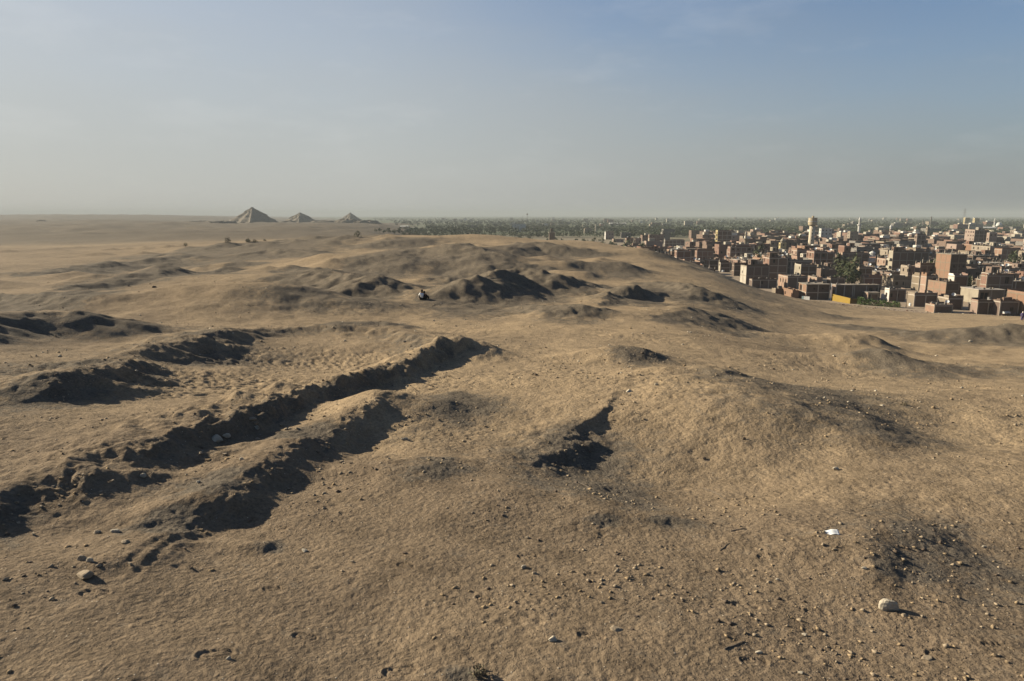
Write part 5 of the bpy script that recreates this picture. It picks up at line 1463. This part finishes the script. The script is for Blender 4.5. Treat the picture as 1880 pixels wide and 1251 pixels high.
def bits(name, label, pts, s0, s1, mats, seed, flat=1.0):
    rg = random.Random(seed); mb = MB()
    for x, y, z in pts:
        s = s0*(s1/s0)**(rg.random()**1.8); n = len(mb.v); mi = rg.randrange(len(mats))
        b = [(-1,-1,-.6),(1,-.9,-.6),(.9,1,-.6),(-1,.8,-.6),(-.8,-.7,.7),(.7,-.8,.8),(.8,.7,.6),(-.7,.8,.75)]
        a = rg.uniform(0, 6.28); c, d = math.cos(a), math.sin(a); e = rg.uniform(.4, 1.0); f = rg.uniform(.35, .8)*flat
        for q in b:
            px, py, pz = q[0]*rg.uniform(.65, 1.2), q[1]*e*rg.uniform(.65, 1.2), q[2]*f*rg.uniform(.6, 1.25)
            mb.v.append((x+(px*c-py*d)*s*.5, y+(px*d+py*c)*s*.5, z+pz*s*.5+s*.1))
        for q in ((0,1,5,4),(1,2,6,5),(2,3,7,6),(3,0,4,7),(4,5,6,7),(3,2,1,0)): mb.f.append(tuple(n+i for i in q)); mb.m.append(mi)
    tag(mb.build(name, [M[m] for m in mats]), label, 'rubble', kind='stuff')
def bank_points(n, seed):
    rg = random.Random(seed); xs, ys = [], []
    lines = [F for F in FEAT if F[0] == 'r' and F[6] in (3, 10, 16, 54, 7, 8)]
    for _ in range(n):
        F = rg.choice(lines); P = F[1]; k = rg.randrange(len(P)-1); t = rg.random()
        ex, ey = P[k+1][0]-P[k][0], P[k+1][1]-P[k][1]; L = math.hypot(ex, ey)+1e-6
        off = (.25+abs(rg.gauss(0, 1)))*F[3]*1.2; sd = 1
        xs.append(P[k][0]+ex*t+ey/L*off*sd); ys.append(P[k][1]+ey*t-ex/L*off*sd)
    z = ground_arrays(np.array(xs), np.array(ys))[0]
    return list(zip(xs, ys, z))
bits('bank_clods', 'clods and broken mud brick fallen from the banks', bank_points(520, 3), .02, .10, ['sand', 'sand', 'stone_tan', 'stone_dark'], 12)
def edge_points(n, seed):
    rg = np.random.RandomState(seed); u = rg.uniform(.18, .78, n*30); y = rg.uniform(175, 330, n*30); x = u*y
    z = ground_arrays(x, y)[0]; k = np.nonzero((z > -.4) & (z < 1.6))[0][:n]
    return [(x[i], y[i], max(z[i], 0)) for i in k]
bits('edge_litter', 'rubbish and broken brick strewn where the sand meets the town', edge_points(900, 8), .15, .7, ['plaster_cream', 'brick_red', 'plaster_grey', 'wood', 'roof', 'brick_brown'], 13, .8)

# ------------------------------------------------------------------ paper, sticks
def paper():
    x, y = at(1527, 980, 0, gsurf); z = ground_z(x, y)
    m, nt, b = new_mat('printed_paper')
    tc = N(nt, 'ShaderNodeTexCoord'); mp = N(nt, 'ShaderNodeMapping'); mp.inputs['Scale'].default_value = (14, 60, 1)
    nt.links.new(tc.outputs['Object'], mp.inputs[0])
    c = mixc(nt, math_(nt, 'MULTIPLY', ramp(nt, noise(nt, mp.outputs[0], 1.0, 3), [(.52, 0), (.60, 1)]), .55), (.56, .56, .54), (.20, .25, .34))
    nt.links.new(c, b.inputs['Base Color']); b.inputs['Roughness'].default_value = .6
    mb = MB(); nx, ny = 10, 6; W, D = .20, .125
    g = {}
    for i in range(nx+1):
        for j in range(ny+1):
            px, py = W*(i/nx-.5), D*(j/ny-.5)
            g[i, j] = len(mb.v); mb.v.append((px+.1*py, py, .010*math.sin(px*30+1)+.9*max(0, px-.06)**2*6+.006*math.sin(py*40)))
    for i in range(nx):
        for j in range(ny): mb.f.append((g[i, j], g[i+1, j], g[i+1, j+1], g[i, j+1])); mb.m.append(0)
    o = mb.build('paper_sheet', m, None, (x, y, z+.022), (math.radians(6), math.radians(-5), math.radians(-4)), True)
    so = o.modifiers.new('thickness', 'SOLIDIFY'); so.thickness = .0008
    tag(o, 'white printed sheet of paper lying on the sand at right', 'paper')
paper()
def stick(u0, v0, u1, v1, r, label):
    a = at(u0, v0, 0, gsurf); b_ = at(u1, v1, 0, gsurf)
    za, zb = ground_z(*a), ground_z(*b_); L = math.hypot(b_[0]-a[0], b_[1]-a[1])
    mb = MB(); n = 6; R_ = random.Random(int(u0*7+v0)); pts = []
    for k in range(n+1):
        t = k/n; x, y = (b_[0]-a[0])*t+R_.uniform(-1, 1)*L*.02, (b_[1]-a[1])*t+R_.uniform(-1, 1)*L*.02
        pts.append((x, y, max(ground_z(a[0]+x, a[1]+y)-za, 0+(zb-za)*t)+r*.8))
    mb.tube(pts, [r*(1-.5*k/n) for k in range(n+1)], 6)
    tag(mb.build('dry_stick', M['bark'], None, (a[0], a[1], za)), label, 'stick', 'dry sticks on the sand')
stick(1292, 897, 1333, 917, .010, 'long thin dark stick lying below the near hollow')
stick(1342, 976, 1368, 970, .008, 'short stick right of the small dark holes')
stick(1057, 882, 1092, 903, .008, 'thin stick on the floor left in the near hollow')
stick(1322, 1012, 1338, 998, .009, 'slanting short twig on the foreground slope')
stick(1330, 1193, 1368, 1178, .009, 'twig crossing a groove at bottom right of centre')

# ------------------------------------------------------------------ people
def skin_person(name, label, loc, rz, J, cloth, extra_mats, head_tilt=0, scarf=None, scale=1.0, hair=(.02, .015, .012)):
    """J: joint -> position (m). one continuous skinned body, clothing as children"""
    root = empty(name, loc, rz); root.scale = (scale,)*3; tag(root, label, 'person')
    def skinned(nm, chain, mat, sub=1):
        verts, edges, rad, ix = [], [], [], {}
        for path in chain:
            prev = None
            for key, p, r in path:
                if key not in ix: ix[key] = len(verts); verts.append(p); rad.append(r)
                if prev is not None: edges.append((ix[prev], ix[key]))
                prev = key
        me = bpy.data.meshes.new(nm); me.from_pydata(verts, edges, []); me.materials.append(mat)
        o = link(nm, me, None, root)
        o.modifiers.new('skin', 'SKIN').use_smooth_shade = True
        for k, sv in enumerate(me.skin_vertices[0].data): sv.radius = (rad[k], rad[k]); sv.use_root = (k == 0)
        s = o.modifiers.new('sub', 'SUBSURF'); s.levels = sub; s.render_levels = sub
        return o
    def hand(side, w, d, s):
        out = []; d = Vector(d).normalized(); w = Vector(w); sd = d.cross(Vector((0, 0, 1)))
        sd = sd.normalized() if sd.length > .1 else Vector((1, 0, 0)); palm = w+d*.07
        out.append([('wr'+side, tuple(w), .026), ('pa'+side, tuple(palm), .034)])
        for k, L in enumerate((.075, .085, .08, .062)):
            b = palm+sd*(.027-.018*k)+d*.03; m_ = b+d*L*.55; e = m_+(d+Vector((0, 0, -.5))).normalized()*L*.45
            out.append([('pa'+side, tuple(palm), .034), ('f%d%s' % (k, side), tuple(b), .011), ('g%d%s' % (k, side), tuple(m_), .009), ('h%d%s' % (k, side), tuple(e), .008)])
        b = w+sd*.034*s+d*.03
        out.append([('wr'+side, tuple(w), .026), ('t0'+side, tuple(b), .013), ('t1'+side, tuple(b+d*.04+sd*.02*s), .010)])
        return out
    ch = [[('pel', J['pel'], .15), ('spi', J['spi'], .14), ('che', J['che'], .155), ('nek', J['nek'], .062), ('hea', J['hea'], .088), ('top', J['top'], .075)]]
    for s, sg in (('L', 1), ('R', -1)):
        ch.append([('che', J['che'], .155), ('sh'+s, J['sh'+s], .075), ('el'+s, J['el'+s], .048), ('wr'+s, J['wr'+s], .028)])
        ch += hand(s, J['wr'+s], Vector(J['wr'+s])-Vector(J['el'+s]), sg)
        ch.append([('pel', J['pel'], .15), ('hi'+s, J['hi'+s], .105), ('kn'+s, J['kn'+s], .068), ('an'+s, J['an'+s], .042), ('to'+s, J['to'+s], .036)])
    skinned('body', ch, M['skin'])
    for nm, keys, mat, grow in cloth:
        cc = []
        for path in ch:
            pp = [(k, p, r+grow) for k, p, r in path if k in keys]
            if len(pp) > 1: cc.append(pp)
        skinned(nm, cc, mat)
    # face and head covering
    hd = Vector(J['hea']); fwd = Vector((0, -1, 0)); f = MB()
    f.tube([tuple(hd+fwd*.085+Vector((0, 0, .01))), tuple(hd+fwd*.118+Vector((0, 0, -.018)))], [.010, .016], 6); f.build('nose', M['skin'], root)
    for s in (-1, 1):
        e = MB(); c = hd+fwd*.088+Vector((s*.033, 0, .022)); e.tube([tuple(c), tuple(c+fwd*.008)], [.012, .008], 6); e.build('eye', M['eye'], root)
    mo = MB(); c = hd+fwd*.09+Vector((0, 0, -.05)); mo.box(c.x-.024, c.x+.024, c.y-.006, c.y+.004, c.z-.005, c.z+.005, 0, True); mo.build('mouth', M['lip'], root)
    h = MB(); c = Vector(J['top'])+Vector((0, .018, -.02))
    h.lathe([(.112, -.12), (.118, -.05), (.112, .03), (.075, .085), (.01, .105)], 14); h.build('headscarf' if scarf else 'hair', scarf or M['hair'], root, tuple(c), (math.radians(-12), 0, 0), True)
    return root
for nm, c in (('skin', (.23, .13, .085)), ('hair', (.02, .016, .013)), ('eye', (.02, .02, .02)), ('lip', (.16, .07, .055)), ('cloth_white', (.75, .74, .72)), ('cloth_black', (.012, .012, .014)), ('cloth_grey', (.06, .058, .06)), ('cloth_violet', (.10, .085, .16)), ('cloth_pale', (.62, .55, .47))):
    m, nt, b = new_mat(nm); tc = N(nt, 'ShaderNodeTexCoord')
    nt.links.new(mixc(nt, noise(nt, tc.outputs['Object'], 6, 4), tuple(v*.85 for v in c), c), b.inputs['Base Color']); M[nm] = m
SIT = {'pel': (0, 0, .15), 'spi': (0, .04, .36), 'che': (0, .03, .56), 'nek': (0, .01, .73), 'hea': (0, -.01, .83), 'top': (0, .0, .92),
       'shL': (.19, .03, .60), 'elL': (.25, -.17, .42), 'wrL': (.12, -.36, .44), 'shR': (-.19, .03, .60), 'elR': (-.25, -.17, .42), 'wrR': (-.12, -.36, .44),
       'hiL': (.10, -.06, .14), 'knL': (.14, -.44, .46), 'anL': (.13, -.58, .07), 'toL': (.14, -.74, .04), 'hiR': (-.10, -.06, .14), 'knR': (-.14, -.42, .45), 'anR': (-.13, -.60, .07), 'toR': (-.15, -.76, .04)}
STAND = {'pel': (0, 0, .92), 'spi': (0, .01, 1.08), 'che': (0, .01, 1.28), 'nek': (0, 0, 1.45), 'hea': (0, -.01, 1.55), 'top': (0, 0, 1.63),
       'shL': (.18, 0, 1.34), 'elL': (.23, .02, 1.07), 'wrL': (.22, -.06, .84), 'shR': (-.18, 0, 1.34), 'elR': (-.23, .03, 1.07), 'wrR': (-.20, -.08, .85),
       'hiL': (.10, 0, .86), 'knL': (.11, -.03, .47), 'anL': (.12, .02, .08), 'toL': (.13, -.13, .04), 'hiR': (-.10, 0, .86), 'knR': (-.11, .03, .47), 'anR': (-.12, .07, .08), 'toR': (-.13, -.08, .04)}
TOPK = {'pel', 'spi', 'che', 'shL', 'elL', 'shR', 'elR', 'wrL', 'wrR'}; LEGK = {'pel', 'hiL', 'knL', 'anL', 'hiR', 'knR', 'anR'}
def seat(u, v): x, y = at(u, v, 0, gsurf); return (x, y, ground_z(x, y)-.02)
skin_person('person', 'person in a white shirt sitting on the sand below the dark ridge', seat(775, 550), math.radians(200), SIT, [('shirt', TOPK, M['cloth_white'], .035), ('trousers', LEGK, M['cloth_black'], .03)], None, scale=.95)
skin_person('person', 'person in black clothes sitting right of the one in white', seat(779.5, 550.5), math.radians(150), SIT, [('robe', TOPK | LEGK, M['cloth_black'], .045)], None, scarf=M['cloth_black'], scale=.85)
_px, _py = at(1876, 589, 0, gsurf)
skin_person('person', 'person in a violet robe and pale headscarf at the right edge', (_px, _py, ground_z(_px, _py)-.01), math.radians(-20), STAND, [('robe', TOPK | LEGK, M['cloth_violet'], .06)], None, scarf=M['cloth_pale'], scale=1.0)

# ------------------------------------------------------------------ things along the edge of the town
def along(u, v):
    x, y = at(u, v, 0, lambda X, Y: np.maximum(gsurf(X, Y), 0)); return x, y, max(ground_z(x, y), 0.0)
def yellow_wall():
    x, y, z = along(1560, 558); x0, y0, z0 = along(1541, 555)
    root = empty('boundary_wall', (x, y, z)); tag(root, 'bright yellow painted boundary wall left of the hedge', 'wall')
    a = MB(); L = 8.5; d = Vector((x0-x, max(y0-y, 5.0), 0)); d = d.normalized()*L; n = Vector((d.y, -d.x, 0)).normalized()*.12
    for mi, zz0, zz1, o in ((0, -1.5, 1.75, 0),):
        p = [(0, 0), (d.x, d.y), (d.x+n.x*2, d.y+n.y*2), (n.x*2, n.y*2)]
        b = len(a.v); a.v += [(q[0], q[1], zz0) for q in p]+[(q[0], q[1], zz1+.5*(i in (1, 2))) for i, q in enumerate(p)]
        for f in ((0,1,5,4),(1,2,6,5),(2,3,7,6),(3,0,4,7),(4,5,6,7)): a.f.append(tuple(b+i for i in f)); a.m.append(0)
    a.build('sunlit_wall', M['yellow_paint'], root)
    a = MB(); a.box(.25, 3.6, -.05, .17, -1.5, 1.55); a.build('front_wall', M['yellow_paint_shaded'], root)  # same yellow wall, its shade put into the paint
for nm, c in (('yellow_paint', (.24, .16, .035)), ('yellow_paint_shaded', (.14, .085, .025))):  # darker copy of the yellow paints shade on the front wall
    m, nt, b = new_mat(nm); tc = N(nt, 'ShaderNodeTexCoord')
    nt.links.new(mixc(nt, noise(nt, tc.outputs['Object'], .8, 5), tuple(v*.8 for v in c), c), b.inputs['Base Color']); M[nm] = m
yellow_wall()
M['hedge'] = leaf_mat('hedge_leaves', (.045, .075, .020), (.075, .105, .032))
def hedge():
    R_ = random.Random(8); x0, y0, z0 = along(1577, 560); x1, y1, z1 = along(1655, 566)
    root = empty('hedge', (x0, y0, 0)); tag(root, 'long clipped dark green hedge at the edge of the sand', 'hedge')
    lf = MB(); st = MB(); L = math.hypot(x1-x0, y1-y0)
    for k in range(2600):
        t = R_.random(); px, py = (x1-x0)*t, (y1-y0)*t
        hh = (2.3+.35*math.sin(t*23)+.25*math.sin(t*61))*(1-.25*t)
        rnd_quad(lf, (px+R_.uniform(-.2, .2), py+1.0+R_.gauss(0, .42), z0+(z1-z0)*t-.2+hh*R_.random()**.75), R_.uniform(.18, .38), R_)
    for k in range(26):
        t = (k+.5)/26; px, py = (x1-x0)*t, (y1-y0)*t+1.0; st.tube([(px, py, -1), (px+.1, py, z0+1.6)], [.05, .03], 5)
    lf.build('foliage', M['hedge'], root); tag(st.build('stems', M['bark'], root), kind='stuff')
hedge()
def sheet_fence():
    x, y, z = atY(1471.5, 552, 224); x1, y1, z1 = atY(1486, 552, 222); z = max(ground_z(x, y), 0)
    root = empty('sheet_fence', (x, y, z)); tag(root, 'white and teal sheet metal fence in front of the slab roof house', 'fence')
    d = Vector((x1-x, y1-y, 0)); L = d.length; ang = math.atan2(d.y, d.x)
    n = 4
    for k in range(n):
        a = MB(); w = L/n
        for q in range(6):
            f = w*q/6; a.box(f+.01, f+w/6-.01, (.03 if q % 2 else 0), .06+(.03 if q % 2 else 0), -.8, 1.7)
        a.build('panel', M['teal' if k == 0 else 'white_metal'], root, (math.cos(ang)*w*k, math.sin(ang)*w*k, 0), (0, 0, ang))
    for k in range(n+1):
        a = MB(); a.tube([(0, .15, -.8), (0, .15, 1.8)], [.05, .05], 6); a.build('post', M['rust'], root, (math.cos(ang)*L/n*k, math.sin(ang)*L/n*k, 0))
sheet_fence()
def pole(u, v, h, label, r=.11, arm=True):
    x, y, z = along(u, v); root = empty('utility_pole', (x, y, z)); tag(root, label, 'pole', 'utility poles by the houses')
    a = MB(); a.tube([(0, 0, -1), (0, 0, h)], [r*1.2, r*.8], 8); a.build('shaft', M['white_metal' if r > .12 else 'rust'], root)
    if arm:
        b = MB(); b.box(-.7, .7, -.05, .05, h-.5, h-.38, 0, True); b.build('cross_arm', M['rust'], root)
pole(1524.5, 551, 5.6, 'pale pole in front of the two window slab house', .15, False)
pole(1396, 526, 4.6, 'thin dark pole before the blank dark house', .09, False)
pole(1663, 566, 5.0, 'thin pole at the right end of the hedge', .09)
def tank(u, v, w, h, label, mat='white_metal'):
    x, y, z = along(u, v); root = empty('water_tank', (x, y, z)); tag(root, label, 'tank', 'white tanks by the houses')
    a = MB(); a.lathe([(w*.5, -.4), (w*.5, h*.85), (w*.42, h*.95), (w*.12, h)], 14); a.build('drum', M[mat], root, smooth=True)
    b = MB(); b.lathe([(w*.14, h), (w*.14, h+.12)], 8); b.build('lid', M['plaster_grey'], root)
tank(1327, 500, 1.5, 1.1, 'white tank on the sand edge above the slope')
tank(1375, 515, 1.6, 1.2, 'white tank beside the foot of the blank dark house')
tank(1620, 549, 1.0, 1.7, 'small upright white tank at the hedge')
tank(1671, 562, .9, .9, 'squat white tank right of the hedge end')
def cart(u, v):
    x, y, z = along(u, v); root = empty('handcart', (x, y, z), math.radians(8)); tag(root, 'cart with a pale tarpaulin beside the dark house near the right edge', 'cart')
    b = MB(); b.box(-1.1, 1.1, -.6, .6, .55, .68, 0, True); b.build('bed', M['wood'], root)
    t = MB(); n = 8; r0 = []
    for i in range(n+1):
        a = math.pi*i/n
        for sx in (-1.0, .9): t.v.append((sx, -.58*math.cos(a), .70+.55*math.sin(a)))
    for i in range(n): t.f.append((2*i, 2*i+1, 2*i+3, 2*i+2)); t.m.append(0)
    t.f.append(tuple(range(0, 2*n+2, 2))); t.m.append(0); t.f.append(tuple(range(1, 2*n+3, 2))[::-1]); t.m.append(0)
    t.build('tarpaulin', M['plaster_white'], root, smooth=False)
    for sy in (-.68, .68):
        w = MB(); pts = [(.1+.42*math.cos(2*math.pi*k/16), sy, .42+.42*math.sin(2*math.pi*k/16)) for k in range(17)]
        w.tube(pts, [.05]*17, 5, 0, False)
        for k in range(6): w.tube([(.1, sy, .42), pts[k*2+1]], [.02, .02], 4)
        w.build('wheel', M['rust'], root)
    for sy in (-.4, .4):
        h = MB(); h.tube([(-1.1, sy, .6), (-2.0, sy, .35)], [.04, .04], 5); h.build('shaft', M['wood'], root)
cart(1846, 580)
def scrap(u, v, label, seed, s=1.0):
    R_ = random.Random(seed); x, y, z = along(u, v); mb = MB()
    for k in range(26):
        a = R_.uniform(0, 6.28); L = R_.uniform(.3, 1.3)*s; px, py = R_.gauss(0, .8)*s, R_.gauss(0, .5)*s; pz = R_.uniform(0, .35)*s
        if k % 3: mb.tube([(px, py, pz), (px+math.cos(a)*L, py+math.sin(a)*L*.6, pz+R_.uniform(-.1, .3)*s)], [.05*s, .05*s], 4, k % 3)
        else: mb.box(px, px+L*.5, py, py+.3*s, pz-.2, pz+R_.uniform(.1, .5)*s, k % 2, True)
    o = mb.build('scrap_heap', [M['plaster_grey'], M['wood'], M['plaster_cream']], None, (x, y, z)); tag(o, label, 'scrap heap', kind='stuff')
scrap(1862, 580, 'heap of grey scrap left of the person at the right edge', 1)
scrap(1702, 567, 'rubble heap beside the smallest hut', 2, .8)
scrap(1565, 549, 'dark scrap behind the yellow wall', 3, 1.2)
# ------------------------------------------------------------------ the dusty air
def build_haze():
    m = bpy.data.materials.new('dusty_air'); m.use_nodes = True; nt = m.node_tree
    for n in list(nt.nodes): nt.nodes.remove(n)
    o = nt.nodes.new('ShaderNodeOutputMaterial'); p = nt.nodes.new('ShaderNodeVolumePrincipled')
    p.inputs['Color'].default_value = (.36, .39, .40, 1); p.inputs['Density'].default_value = HAZE_D
    p.inputs['Anisotropy'].default_value = 0.0
    nt.links.new(p.outputs[0], o.inputs['Volume'])
    b = MB(); b.box(-13000, 13000, -13000, 13000, -9, 78, 0, True)
    h = b.build('haze', m); tag(h, 'pale dusty air over the desert and the valley', 'haze', kind='stuff')
HAZE_D = 0.00017
build_haze()
